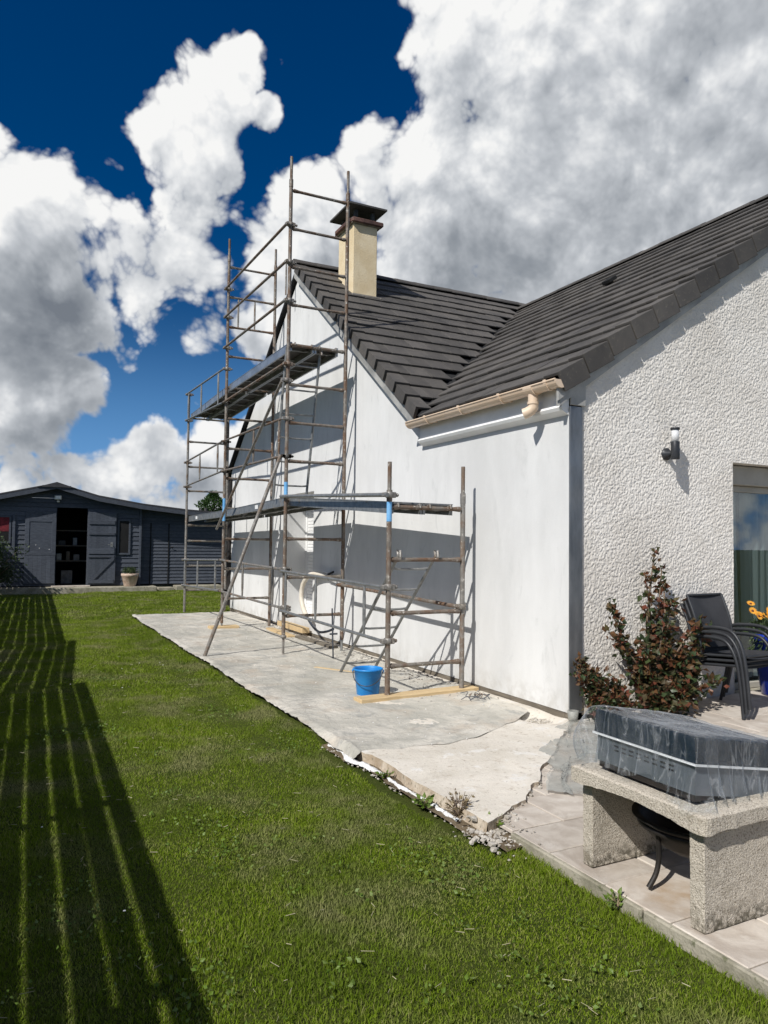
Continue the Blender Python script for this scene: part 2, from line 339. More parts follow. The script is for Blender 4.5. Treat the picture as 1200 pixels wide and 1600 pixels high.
def film(N):
    p=P(N); st=N.v('MULTIPLY',p,(1,1,.28)); w=N.m('ADD',N.noise(st,15,6,.62,1.4),N.m('MULTIPLY',N.noise(p,42,4,.6,1.0),.35)); nb=bump(N,w,.8,.022); lw=N.n('ShaderNodeLayerWeight',{0:.4}).outputs[1]
    tr=N.n('ShaderNodeBsdfTransparent',{0:(.94,.96,.975,1)}).outputs[0]
    gl=N.n('ShaderNodeBsdfGlossy',{'Color':(1,1,1,1),'Roughness':.07,'Normal':nb}).outputs[0]
    df=N.n('ShaderNodeBsdfDiffuse',{'Color':(.80,.83,.86,1),'Normal':nb}).outputs[0]
    tl=N.n('ShaderNodeBsdfTranslucent',{'Color':(.78,.81,.84,1)}).outputs[0]
    haze=N.n('ShaderNodeMixShader',{0:.4,1:df,2:tl}).outputs[0]
    rid=N.m('ABSOLUTE',N.m('SUBTRACT',N.noise(st,9,4,.55,.9),.5)); crease=N.mr(rid,.025,.0,0,.2)
    hz=N.m('ADD',N.m('ADD',N.mr(N.noise(st,6,6,.65,.8),.43,.72,.0,.15),crease),N.mr(lw,.55,1.0,0,.5),clamp=True)
    a=N.n('ShaderNodeMixShader',{0:hz,1:tr,2:haze}).outputs[0]
    return N.n('ShaderNodeMixShader',{0:N.mr(lw,.1,1.0,.025,.20),1:a,2:gl}).outputs[0]
M['film']=mat('clear_plastic_film',film)
def dust(N):
    p=P(N); n=N.noise(N.v('MULTIPLY',p,(1,.8,1)),1.5,7,.62,.9); col=N.mix(N.mr(n,.32,.66),c4((.40,.385,.335)),c4((.61,.575,.505)))
    col=N.mix(N.mr(N.noise(p,3.4,7,.7,1.2),.50,.66,0,.75),col,c4((.32,.315,.29)))
    col=N.mix(N.mr(N.noise(N.v('ADD',p,(3,5,0)),2.3,6,.6),.52,.68,0,.6),col,c4((.46,.39,.31)))
    col=N.mix(N.mr(N.noise(p,24,5,.7),.60,.68,0,.7),col,c4((.26,.23,.19)))
    h=N.m('ADD',N.noise(p,7,6,.6,1.5),N.m('MULTIPLY',N.noise(p,34,4,.6),.25))
    return bsdf(N,col,N.mr(N.noise(p,3,4,.6),.35,.65,.38,.75,'LINEAR'),0,bump(N,h,.55,.03),.4)
M['dustsheet']=mat('dusty_plastic_sheet',dust)
M['spill']=mottled('white_plaster_spill',(.66,.66,.65),(.80,.80,.79),14,.9,70,.7,c=(.38,.35,.30),cs=.56)
def soil(N):
    p=P(N); n=N.noise(p,5,6,.65); col=N.mix(N.mr(n,.3,.7),c4((.10,.075,.048)),c4((.21,.165,.11)))
    return bsdf(N,col,.95,0,bump(N,N.noise(p,40,6,.7),.8,.02),.1)
M['soil']=mat('bare_soil',soil)
def turf(N):
    p=P(N); n=N.noise(p,1.3,6,.6); col=N.mix(N.mr(n,.3,.7),c4((.045,.065,.012)),c4((.075,.092,.020)))
    col=N.mix(N.mr(N.noise(p,30,5,.7),.5,.7,0,.5),col,c4((.11,.10,.04)))
    return bsdf(N,col,.95,0,bump(N,N.noise(p,90,4,.7),.8,.02),.05)
M['turf']=mat('turf_base',turf)
def leafmat(name,cols,tl=.3,rough=.5,pos=None):
    def f(N):
        r=N.n('ShaderNodeNewGeometry').outputs['Random Per Island']; k=len(cols)
        col=N.ramp(r,[(i/max(1,k-1),c) for i,c in enumerate(cols)])
        if pos:
            p=P(N); col=N.mix(N.mr(N.noise(p,pos[0],5,.6),.38,.66),col,N.mix(.75,col,c4(pos[1])))
            if len(pos)>2: col=N.mix(N.mr(N.noise(N.v('ADD',p,(9,4,0)),pos[3],6,.65),.47,.68,0,.72),col,c4(pos[2]))
        a=bsdf(N,col,rough,0,None,.10 if 'grass' in name else .35); b=N.n('ShaderNodeBsdfTranslucent',{'Color':col}).outputs[0]
        return N.n('ShaderNodeMixShader',{0:tl,1:a,2:b}).outputs[0]
    return mat(name,f)
M['grass']=leafmat('lawn_grass',[(.140,.215,.010),(.185,.275,.014),(.23,.32,.022),(.16,.24,.012),(.28,.33,.05),(.38,.36,.15)],.30,.6,(1.3,(.105,.165,.012),(.33,.31,.16),1.7))
M['weed']=leafmat('broad_leaf_weed',[(.10,.17,.02),(.14,.22,.03),(.19,.25,.08)],.25)
M['drystalk']=leafmat('dry_stalk',[(.20,.15,.08),(.30,.24,.13),(.10,.07,.05)],.1)
M['drystalk_pale']=mottled('pale_straw',(.36,.33,.20),(.48,.44,.30),30,.9)
M['rose_leaf']=leafmat('red_green_leaf',[(.030,.050,.022),(.045,.070,.028),(.060,.082,.030),(.12,.060,.026),(.15,.045,.028),(.050,.066,.030),(.17,.072,.032),(.040,.060,.034)],.22,.42)
M['stem']=mottled('woody_stem',(.12,.085,.06),(.22,.16,.11),14,.8)
M['conifer']=leafmat('conifer_spray',[(.028,.060,.014),(.040,.085,.018),(.055,.11,.024)],.2)
M['bush']=leafmat('bush_leaf',[(.03,.05,.02),(.05,.08,.03),(.08,.11,.05)],.25)
M['blue_plastic']=mottled('blue_bucket_plastic',(.012,.19,.55),(.02,.26,.64),6,.42,50,.08,c=(.32,.50,.70),cs=.64)
M['blue_glaze']=mottled('cobalt_glazed_pot',(.006,.022,.24),(.012,.035,.32),3,.18,60,.02,spec=.6)
M['wire']=mottled('dark_wire',(.05,.06,.08),(.09,.1,.12),8,.5,60,.05,.5)
M['anthracite']=mottled('anthracite_powder_coat',(.030,.032,.036),(.044,.047,.052),4,.42,90,.08,.2)
def textil(N):
    p=P(N); w=N.m('MULTIPLY',N.m('SINE',N.m('MULTIPLY',N.n('ShaderNodeSeparateXYZ',{0:p}).outputs[0],1500.0)),.5)
    return bsdf(N,N.mix(N.mr(N.noise(p,8,4,.6),.3,.7),c4((.030,.031,.035)),c4((.046,.047,.051))),.7,0,bump(N,w,.1,.002),.3)
M['textilene']=mat('dark_mesh_fabric',textil)
M['frame_pvc']=mottled('taupe_window_frame',(.40,.37,.31),(.46,.43,.37),4,.5)
M['glass']=mat('window_glass',lambda N:N.n('ShaderNodeMixShader',{0:N.m('ADD',.05,N.m('POWER',N.n('ShaderNodeLayerWeight',{0:.5}).outputs[1],3.0)),1:N.n('ShaderNodeBsdfTransparent',{0:(.72,.77,.77,1)}).outputs[0],2:N.n('ShaderNodeBsdfGlossy',{'Color':(.9,.95,1,1),'Roughness':.01}).outputs[0]}).outputs[0])
M['lampglass']=mat('clear_lamp_glass',lambda N:bsdf(N,(.82,.83,.84),.12,0,None,.6,**{'Alpha':.75}))
M['curtain']=mat('sheer_curtain',lambda N:N.n('ShaderNodeMixShader',{0:.35,1:bsdf(N,(.70,.72,.72),.9),2:N.n('ShaderNodeBsdfTranslucent',{'Color':(.7,.72,.72,1)}).outputs[0]}).outputs[0])
M['room']=mottled('interior_wall',(.16,.17,.18),(.22,.23,.24),2,.9)
M['terracotta']=mottled('weathered_terracotta',(.46,.33,.25),(.60,.48,.39),9,.9,50,.3)
M['red_cloth']=mottled('red_cloth',(.10,.01,.015),(.22,.02,.03),9,.8)
M['conduit']=mottled('cream_conduit',(.62,.56,.46),(.70,.65,.56),9,.5,60,.05)
M['orange']=leafmat('orange_petal',[(.75,.26,.02),(.85,.38,.04),(.80,.45,.08)],.2)
M['flower_eye']=mottled('dark_flower_eye',(.10,.03,.02),(.16,.05,.02),9,.8)
M['ground_far']=mottled('distant_field',(.06,.085,.025),(.10,.11,.04),.4,.95)
M['stone']=mottled('rubble_stone',(.40,.36,.30),(.62,.58,.52),11,.9,50,.5,rand=.2,c=(.28,.2,.13),cs=.6)
M['daisy']=mottled('white_petal',(.75,.75,.72),(.85,.85,.82),9,.7)
M['lamp_body']=mottled('security_lamp_plastic',(.42,.42,.38),(.55,.55,.50),9,.5)
M['fence']=wood('fence_board',(.16,.12,.08),(.24,.19,.13),(.10,.08,.06),axis=(12,1,12))
# ================================================================ the setting: ground, lawn base, slab, patio
LZ=-.06
g_=MB().add([(-400,-300,LZ-.05),(400,-300,LZ-.05),(400,900,LZ-.05),(-400,900,LZ-.05)],[(0,1,2,3)]).build('ground',M['ground_far']); kind(g_,'structure')
def slab_edge(y):                                  # the ragged lawn-side edge of the slab
    y=np.asarray(y,float)
    return 2.16+.05*(fbm(y,y*0+3,.9,5)-.5)+.03*(vn(y,y*0,5,8)-.5)+np.where(y<4.5,.03,0)
# lawn base: a finely waved sheet of soil and turf
nx,ny=70,240
X,Y=np.meshgrid(np.linspace(-6,12,nx),np.linspace(-4,30,ny))
def rise(x,y):                                    # the lawn climbs to the slab beyond its broken near end
    t=np.clip((x-(slab_edge(y)-.45))/.38,0,1); t=t*t*(3-2*t); k=np.clip((y-4.7)/.7,0,1); return .042*t*k
Z=LZ-.012+.018*(fbm(X,Y,.8,3)-.5)+rise(X,Y)
idx=np.arange(nx*ny).reshape(ny,nx); F=np.stack([idx[:-1,:-1],idx[:-1,1:],idx[1:,1:],idx[1:,:-1]],-1).reshape(-1,4)
lawn=npmesh('lawn_ground',np.stack([X,Y,Z],-1).reshape(-1,3),F,M['turf'],smooth=True); kind(lawn,'structure')
# concrete slab along the white wall, its near end broken off at a slant
bm_y=np.concatenate([np.linspace(3.17,4.8,34),np.linspace(4.85,14.65,110)])
L=[(float(slab_edge(y)),float(y)) for y in bm_y]
near=[(2.21,3.165),(2.32,3.20),(2.41,3.30),(2.55,3.36),(2.70,3.50),(2.86,3.58),(3.02,3.78),(3.17,3.90),(3.36,4.03),(3.52,4.22),(3.70,4.37),(3.86,4.47),(4.02,4.60)]
rows=[]
nx=46; ny=220; sv=[]
us=np.linspace(0,1,nx); ys0=np.linspace(0,1,ny)**1.25
def near_y(x):
    xs=[p[0] for p in near]; yy=[p[1] for p in near]; return np.interp(x,xs,yy)
XX=np.zeros((ny,nx)); YY=np.zeros((ny,nx))
for j in range(nx):
    xa=2.16+us[j]*(4.14-2.16); ya=near_y(xa)+.05*(vn(xa,0,9,31)-.5)+.03*(vn(xa,0,27,32)-.5)
    YY[:,j]=ya+ys0*(14.65-ya); e=slab_edge(YY[:,j]); XX[:,j]=e+us[j]*(4.14-e)
ZZ=.010+.014*(fbm(XX,YY,2.2,21)-.5)+.010*(fbm(XX,YY,9,22)-.5)
hole=np.exp(-(((XX-3.93)/.16)**2+((YY-4.92)/.24)**2)**2); ZZ-=.05*hole
top=np.stack([XX,YY,ZZ],-1); drop=top[:,0].copy(); drop[:,2]=-.10; drop[:,0]-=.012+.02*vn(drop[:,1],drop[:,1]*0,13,4)
drop2=top[0,:].copy(); drop2[:,2]=-.10; drop2[:,1]-=.01
idx=np.arange(nx*ny).reshape(ny,nx); F=np.stack([idx[:-1,:-1],idx[:-1,1:],idx[1:,1:],idx[1:,:-1]],-1).reshape(-1,4)
slab=npmesh('concrete_slab',top.reshape(-1,3),F,M['concrete'],smooth=True); kind(slab,'structure')
ev=np.concatenate([np.stack([top[:,0],drop],1).reshape(-1,3),np.stack([top[0,:],drop2],1).reshape(-1,3)])
ef=[(2*i,2*i+1,2*i+3,2*i+2) for i in range(ny-1)]+[(2*ny+2*i,2*ny+2*i+2,2*ny+2*i+3,2*ny+2*i+1) for i in range(nx-1)]
o=npmesh('broken_edge',ev,ef,M['concrete_side'],slab); ROOT[slab]=V((0,0,0))
# patio: bed, kerb and each paving stone
def pz(x): return -.010+max(0.0,x-3.9)*.032
bed=MB().add([(2.30,-2,-.030),(2.30,4.74,-.030),(3.9,4.74,-.030),(3.9,-2,-.030),(9.5,-2,pz(9.5)-.02),(9.5,4.74,pz(9.5)-.02)],[(0,3,2,1),(3,4,5,2)]).build('patio',M['joint']); kind(bed,'structure'); ROOT[bed]=V((0,0,0))
jy=[3.061,2.778,2.420,2.067,1.733]+[1.733-.35*i for i in range(1,9)]
m_p={}
def paver_mesh(w,l):
    k=(round(w,3),round(l,3))
    if k not in m_p:
        me=MB().bbox(-w/2,w/2,-l/2,l/2,-.022,0,.004).mesh('paving_stone'); me.materials.append(M['paver']); m_p[k]=me
    return m_p[k]
rowsY=[3.061+.35*i for i in range(5,0,-1)]+jy
px0=2.283; W_=.50
for i in range(len(rowsY)-1):
    y1,y0=rowsY[i],rowsY[i+1]; y1=min(y1,4.725)
    if y1-y0<.05: continue
    x=px0; first=True
    while x<7.3:
        w=W_ if not first or i%2 else W_*.66
        first=False
        xc,yc=x+w/2,(y0+y1)/2
        skip=(y0>near_y(min(x+w,4.02))+.02 and x+w<3.95) 
        if not skip:
            o=link('paving_stone',paver_mesh(w-.008,y1-y0-.008),bed)
            sl=-.032 if xc>3.9 else 0
            o.location=(xc,yc,pz(xc)+random.uniform(-.0015,.0015)); o.rotation_euler=(random.uniform(-.003,.003),sl+random.uniform(-.003,.003),0)
        x+=w
kb=MB(); y=3.06
for k in range(6):
    o=MB().bbox(2.268,2.298,y-.86,y-.006,-.16,-.014,.006).build('kerb_block',M['kerb'],bed); y-=.866
# ================================================================ house
XW,YG=4.10,4.74
house=thing('house','white rendered bungalow with dark tiled cross gable roof','house',(XW,YG,0)); H0=ROOT[house]
RN=dict(x0=3.965,z0=2.80,x1=8.36,z1=5.78); SN=(RN['z1']-RN['z0'])/(RN['x1']-RN['x0']); AN=math.atan(SN)
YE,ZE,YR=7.16,2.93,11.23; SF=.74; ZR=ZE+SF*(YR-YE); AF=math.atan(SF)
def zn(x): return RN['z0']+SN*(x-RN['x0'])
def zf(y): return ZE+SF*(y-YE)
dY0,dY1,dZ0,dZ1=10.48,11.70,.22,2.20
wm=MB()
def quad(*p): wm.add([(XW,a,b) for a,b in p],[tuple(range(len(p)))])
wb=.055
quad((YG,wb),(7.26,wb),(7.26,2.86),(YG,2.75))
quad((7.26,wb),(dY0,wb),(dY0,zf(dY0)-.13),(7.26,zf(7.26)-.13))
quad((dY0,wb),(dY1,wb),(dY1,dZ0),(dY0,dZ0))
quad((dY0,dZ1),(dY1,dZ1),(dY1,zf(2*YR-dY1)-.13),(YR,ZR-.13),(dY0,zf(dY0)-.13))
quad((dY1,wb),(15.2,wb),(15.2,2.86),(dY1,zf(2*YR-dY1)-.13))
dx=XW+.36
wm.add([(XW,dY1,dZ0),(dx,dY1,dZ0),(dx,dY1,dZ1),(XW,dY1,dZ1)],[(0,1,2,3)])
wm.add([(XW,dY0,dZ0),(dx,dY0,dZ0),(dx,dY0,dZ1),(XW,dY0,dZ1)],[(3,2,1,0)])
wm.add([(XW,dY0,dZ1),(dx,dY0,dZ1),(dx,dY1,dZ1),(XW,dY1,dZ1)],[(0,1,2,3)])
wm.add([(XW,dY0,dZ0),(dx,dY0,dZ0),(dx,dY1,dZ0),(XW,dY1,dZ0)],[(3,2,1,0)])
wm.add([(XW,15.2,wb),(9,15.2,wb),(9,15.2,2.86),(XW,15.2,2.86)],[(0,1,2,3)])
wm.add([(XW,YG,wb),(4.24,YG,wb),(4.24,15.2,wb),(XW,15.2,wb)],[(0,1,2,3)])
ww=wm.build('white_wall',M['white_plaster'],house,fix=False)
pl=MB()
y=15.15
while y>4.76:
    l=random.uniform(1.6,2.6); y2=max(4.745,y-l)
    if not (y2<dY1 and y>dY0 and False): MB().bbox(XW+.004,XW+.05,y2+.004,y,-.09,wb-.004+random.uniform(-.004,.002),.004).build('plinth_board',M['oldwood'],house)
    y=y2
# roller shutter in the deep opening
sh_=MB().box(dx+.02,dx+.05,dY0,dY1,dZ0,dZ1).build('shutter_door',M['white_pvc'],house)
for a in (dY0,dY1-.05): MB().box(dx-.02,dx+.019,a,a+.05,dZ0,dZ1).build('guide_rail',M['white_pvc'],sh_)
z=dZ0+.01
while z<dZ1-.20:
    MB().bbox(dx-.004,dx+.018,dY0+.05,dY1-.05,z,z+.052,.007).build('slat',M['white_pvc'],sh_); z+=.055
MB().bbox(dx-.03,dx+.16,dY0+.002,dY1-.002,dZ1-.185,dZ1-.004,.006).build('shutter_box',M['mortar'],sh_)
# textured gable wall: real relief
gx0,gx1=4.236,7.1; st=.0060
WX0,WX1,WZ0,WZ1=6.09,8.7,.04,2.225
xs=np.arange(gx0,gx1+st,st); zs=np.arange(.03,4.62,st)
GX,GZ=np.meshgrid(xs,zs); cap=zn(GX)-.10; GZc=np.minimum(GZ,cap)
wob=.012*(fbm(GX,GZ,9,41)-.5); u=GX+wob*2; w=GZ+.012*(fbm(GX,GZ,9,42)-.5)*2
h=vn(u,w*.85,84,1)*.55+vn(u*.9+w*.3,w,128,2)*.45; h=np.clip((h-.34)/.30,0,1); h=h*h*(3-2*h)
h2=vn(u+3,w+5,150,5)
relief=.0046*h+.0022*h2
GYv=YG+.004-relief
vid=np.arange(GX.size).reshape(GX.shape)
cx_=(GX[:-1,:-1]+GX[1:,1:])/2; cz_=(GZ[:-1,:-1]+GZ[1:,1:])/2
keep=(GZ[:-1,:-1]<cap[:-1,:-1])&~((cx_>WX0)&(cx_<WX1)&(cz_>WZ0)&(cz_<WZ1))
F=np.stack([vid[:-1,:-1],vid[:-1,1:],vid[1:,1:],vid[1:,:-1]],-1)[keep]
npmesh('gable_wall',np.stack([GX-H0.x,GYv-H0.y,GZc-H0.z],-1).reshape(-1,3),F,M['render'],house,smooth=True)
gm=MB()
def gq(*p): gm.add([(a,YG+.002,b) for a,b in p],[tuple(range(len(p)))])
gq((gx1,WZ1),(WX1,WZ1),(WX1,zn(RN['x1']*2-WX1)-.16),(RN['x1'],RN['z1']-.16),(gx1,zn(gx1)-.16))
gq((WX1,.03),(12.6,.03),(12.6,2.7),(WX1,zn(RN['x1']*2-WX1)-.16))
gm.build('gable_wall_right',M['render'],house,fix=False)
# corner: zinc strip closing the wall insulation, then a taller flashing below the verge
MB().bbox(XW-.004,4.232,YG-.016,YG-.004,.05,2.575,.003).build('corner_strip',M['zinc'],house)
MB().bbox(XW+.0,4.262,YG-.022,YG-.006,2.582,2.79,.003).build('corner_flashing',M['zinc_light'],house)
# window
wf=MB()
r=YG+.17
for a in ((WX0,WX0+.05,WZ0,WZ1-.20),(WX1-.05,WX1,WZ0,WZ1-.20),(WX0+.05,WX1-.05,WZ0,WZ0+.06),(WX0+.05,WX1-.05,WZ1-.26,WZ1-.20),(7.36,7.42,WZ0+.06,WZ1-.26)):
    wf.bbox(a[0],a[1],r,r+.06,a[2],a[3],.004)
win=wf.build('window_frame',M['frame_pvc'],house)
MB().bbox(WX0,WX1,YG+.11,r+.07,WZ1-.197,WZ1-.01,.006).build('shutter_box',M['frame_pvc'],win)
for a,b in ((WX0+.05,7.36),(7.42,WX1-.05)): MB().box(a,b,r+.025,r+.033,WZ0+.06,WZ1-.26).build('pane',M['glass'],win)
MB().box(WX0-.012,WX0,YG,r+.4,WZ0,WZ1).box(WX0,WX1,YG,r+.05,WZ1,WZ1+.01).build('reveal',M['render'],house)
MB().bbox(WX0-.03,WX1,YG-.05,r,WZ0-.05,WZ0,.006).build('sill',M['kerb'],house)
rm=MB(); rm.box(5.4,9.6,8.4,8.45,0,2.6); rm.box(5.35,5.4,YG+.25,8.4,0,2.6); rm.box(9.6,9.65,YG+.25,8.4,0,2.6); rm.box(5.35,9.65,YG+.25,8.45,-.02,.02); rm.box(5.35,9.65,YG+.25,8.45,2.58,2.62)
rm.build('room',M['room'],house)
def curtain(x0,x1,yc,top,bot,flare,n=40,seed=0):
    vs=[];fs=[]
    for i in range(9):
        t=i/8; z=top+(bot-top)*t
        for j in range(n+1):
            s_=j/n; xc=x0+(x1-x0)*s_; xx=xc+flare*(t**2)*(s_-.0)
            vs.append((xx,yc+.035*math.sin(s_*26+seed)+.012*math.sin(s_*61+seed+t*2),z))
    for i in range(8):
        for j in range(n): a=i*(n+1)+j; fs.append((a,a+1,a+n+2,a+n+1))
    MB().add(vs,fs,True).build('curtain',M['curtain'],house,fix=False)
curtain(6.22,6.56,YG+.36,2.0,.1,.12); curtain(6.75,7.25,YG+.40,2.0,.1,.0,seed=2); curtain(7.6,8.4,YG+.40,2.0,.1,0,seed=4)
# ---- roof
roof=MB()
def slabroof(p,t=.05):
    n=(V(p[1])-V(p[0])).cross(V(p[2])-V(p[0])).normalized()
    if n.z<0: n=-n
    q=[V(a)-n*t for a in p]; roof.add([*p,*q],[(0,1,2,3),(7,6,5,4)]+[(i,i+4,(i+1)%4+4,(i+1)%4) for i in range(4)])
slabroof([(RN['x0']+.03,YG-.06,zn(RN['x0']+.03)-.03),(RN['x1'],YG-.06,RN['z1']-.03),(RN['x1'],7.13,RN['z1']-.03),(RN['x0']+.03,7.13,zn(RN['x0']+.03)-.03)])
slabroof([(XW+.06,7.13,zn(XW+.06)-.03),(RN['x1'],7.13,RN['z1']-.03),(RN['x1'],11.3,RN['z1']-.03),(XW+.06,11.3,zn(XW+.06)-.03)])
slabroof([(RN['x1'],YG-.06,RN['z1']-.03),(13.0,YG-.06,2.70),(13.0,11.3,2.70),(RN['x1'],11.3,RN['z1']-.03)])
slabroof([(XW-.07,YE+.03,zf(YE+.03)-.03),(XW-.07,YR,ZR-.03),(12.5,YR,ZR-.03),(12.5,YE+.03,zf(YE+.03)-.03)])
slabroof([(XW-.07,YR,ZR-.03),(XW-.07,15.45,zf(2*YR-15.45)-.03),(12.5,15.45,zf(2*YR-15.45)-.03),(12.5,YR,ZR-.03)])
roof=roof.build('roof',M['underlay'],house)
# dark verge along the far rake, pale flashing along the near rake
def rake(nm,ma,y0,z0,y1,z1,x0,x1,h):
    MB().add([(x0,y0,z0),(x1,y0,z0),(x1,y0,z0-h),(x0,y0,z0-h),(x0,y1,z1),(x1,y1,z1),(x1,y1,z1-h),(x0,y1,z1-h)],[(0,1,2,3),(7,6,5,4),(0,4,5,1),(1,5,6,2),(2,6,7,3),(3,7,4,0)]).build(nm,ma,house)
rake('far_verge',M['tile'],YR-.02,ZR+.02,15.5,zf(2*YR-15.5)+.02,XW-.03,XW+.03,.09)
rake('verge_gap_shade',M['underlay'],YE+.02,zf(YE+.02)-.0,YR+.02,ZR+.01,XW-.100,XW-.05,.12)  # near-black strip added behind the skirts, its colour standing for shade in the gaps
rake('rake_flashing',M['zinc_light'],YE+.04,zf(YE+.04)-.118,YR+.02,ZR-.105,XW-.105,XW-.002,.125)
MB().add([(3.97,YG-.035,zn(3.97)-.19),(RN['x1'],YG-.035,RN['z1']-.19),(RN['x1'],YG-.035,RN['z1']-.245),(3.97,YG-.035,zn(3.97)-.245),(3.97,YG+.004,zn(3.97)-.19),(RN['x1'],YG+.004,RN['z1']-.19),(RN['x1'],YG+.004,RN['z1']-.245),(3.97,YG+.004,zn(3.97)-.245)],
   [(0,1,2,3),(7,6,5,4),(0,4,5,1),(3,2,6,7),(0,3,7,4)]).build('rake_flashing',M['zinc_light'],house)
# ---- tiles
TW,TG=.30,.318
tile_me=MB().bbox(0.003,TW-.003,-.03,TG+.05,-.012,.012,.004).mesh('tile'); tile_me.materials.append(M['tile'])
half_me=MB().bbox(0.003,TW/2-.003,-.03,TG+.05,-.012,.012,.004).mesh('tile'); half_me.materials.append(M['tile'])
# a frame per slope: u along the eave, v up the slope, n outwards
def frame(o,u,v):
    n=u.cross(v).normalized(); return Matrix(((u.x,v.x,n.x,o.x),(u.y,v.y,n.y,o.y),(u.z,v.z,n.z,o.z),(0,0,0,1)))
FA=frame(V((RN['x0'],11.4,RN['z0'])),V((0,-1,0)),V((math.cos(AN),0,math.sin(AN))))        # near wing, faces the lawn
FB=frame(V((XW-.09,YE-.02,ZE-.015)),V((1,0,0)),V((0,math.cos(AF),math.sin(AF))))           # far wing, faces the camera
Hi=Matrix.Translation(-H0)
def put(me,mx,nm,parent):
    o=link(nm,me,parent); o.matrix_local=Hi@mx; return o
TILT=math.atan(.026/TG)
cands=[]
def course(Fm,ncol,ncrs,u0,keepf):
    for c in range(ncrs):
        for k in range(-1,ncol):
            off=(TW/2 if c%2 else 0)
            u=u0+k*TW+off
            cen=Fm@V((u+TW/2,c*TG+TG/2,0))
            kk=keepf(u,c,cen)
            if not kk: continue
            m=Fm@Matrix.Translation((u,c*TG,.022+random.uniform(-.003,.003)))@Matrix.Rotation(-TILT+random.uniform(-.006,.006),4,'X')@Matrix.Rotation(random.uniform(-.004,.004),4,'Y')@Matrix.Rotation(random.uniform(-.003,.003),4,'Z')
            cands.append((m,cen,tile_me))
lenA=(RN['x1']-RN['x0'])/math.cos(AN); nA=int(lenA/TG)+1
UA=11.4-(YG-.045)                                                        # u of the verge line on the near wing
def kA(u,c,cen):
    if u+TW>UA-.16: return False
    if c*TG>lenA-.1: return False
    return (cen.z>zf(cen.y)+.035 or cen.y<YE-.1) and not (cen.y>7.1 and cen.x<XW+.1)
course(FA,26,nA,UA-.16-26*TW+.0,kA)
lenB=(YR-YE)/math.cos(AF); nB=int(lenB/TG)+1
def kB(u,c,cen):
    if u<.16: return False
    if c*TG>lenB-.1: return False
    if cen.x>8.6: return False
    return cen.z>zn(cen.x)+.05
course(FB,18,nB,.16,kB)
for c in range(1,nB,2):
    m=FB@Matrix.Translation((.16,c*TG,.022))@Matrix.Rotation(-TILT,4,'X'); cands.append((m,FB@V((.2,c*TG,0)),half_me))
for c in range(1,nA,2):
    m=FA@Matrix.Translation((UA-.16-TW/2,c*TG,.022))@Matrix.Rotation(-TILT,4,'X'); cands.append((m,FA@V((UA-.2,c*TG,0)),half_me))
camp=V((0,0,CAM_H))
cands.sort(key=lambda c:(c[1]-camp).length)
for m,cen,me in cands[:300]: put(me,m,'tile',roof)
rest=MB()
for m,cen,me in cands[300:]:
    rest.add([m@q.co for q in me.vertices],[tuple(p.vertices) for p in me.polygons])
if cands[300:]: kind(rest.build('far_tiles',M['tile'],roof),'stuff')
print('tiles',len(cands))
# verge tiles: a top leg and a skirt hanging down the gable
def verge_mesh(sgn,skirt):
    b=MB(); b.bbox(-.02,.155,-.03,TG+.045,-.010,.017,.004) if sgn>0 else b.bbox(-.155,.02,-.03,TG+.045,-.010,.017,.004)
    b.add([(-.050,-.035,-skirt),(-.012,-.035,-skirt),(-.012,TG-.052,-skirt),(-.022,TG-.052,-skirt),(-.050,-.035,.0185),(-.012,-.035,.0185),(-.012,TG-.052,.0185),(-.022,TG-.052,.0185)],[(3,2,1,0),(4,5,6,7),(0,1,5,4),(1,2,6,5),(2,3,7,6),(3,0,4,7)]) if sgn>0 else b.bbox(.012,.035,-.028,TG-.042,-skirt,.0185,.004)
    me=b.mesh('verge_tile'); me.materials.append(M['tile']); return me
vA=verge_mesh(-1,.155); vB=verge_mesh(1,.115)
for c in range(nA):
    m=FA@Matrix.Translation((UA,c*TG,.026))@Matrix.Rotation(-TILT*1.1,4,'X')@Matrix.Rotation(random.uniform(-.01,.01),4,'Z'); put(vA,m,'verge_tile',roof)
for c in range(nB):
    m=FB@Matrix.Translation((.0,c*TG,.026))@Matrix.Rotation(-TILT*1.1,4,'X')@Matrix.Rotation(random.uniform(-.008,.008),4,'Z'); put(vB,m,'verge_tile',roof)
# mortar bedding seen in the joints of the near verge
MB().add([(3.95,YG-.048,zn(3.95)-.02),(RN['x1'],YG-.048,RN['z1']-.02),(RN['x1'],YG-.048,RN['z1']-.19),(3.95,YG-.048,zn(3.95)-.19),(3.95,YG-.02,zn(3.95)-.02),(RN['x1'],YG-.02,RN['z1']-.02),(RN['x1'],YG-.02,RN['z1']-.19),(3.95,YG-.02,zn(3.95)-.19)],[(0,1,2,3),(7,6,5,4),(3,2,6,7),(0,3,7,4)]).build('verge_bedding',M['zinc_light'],roof)
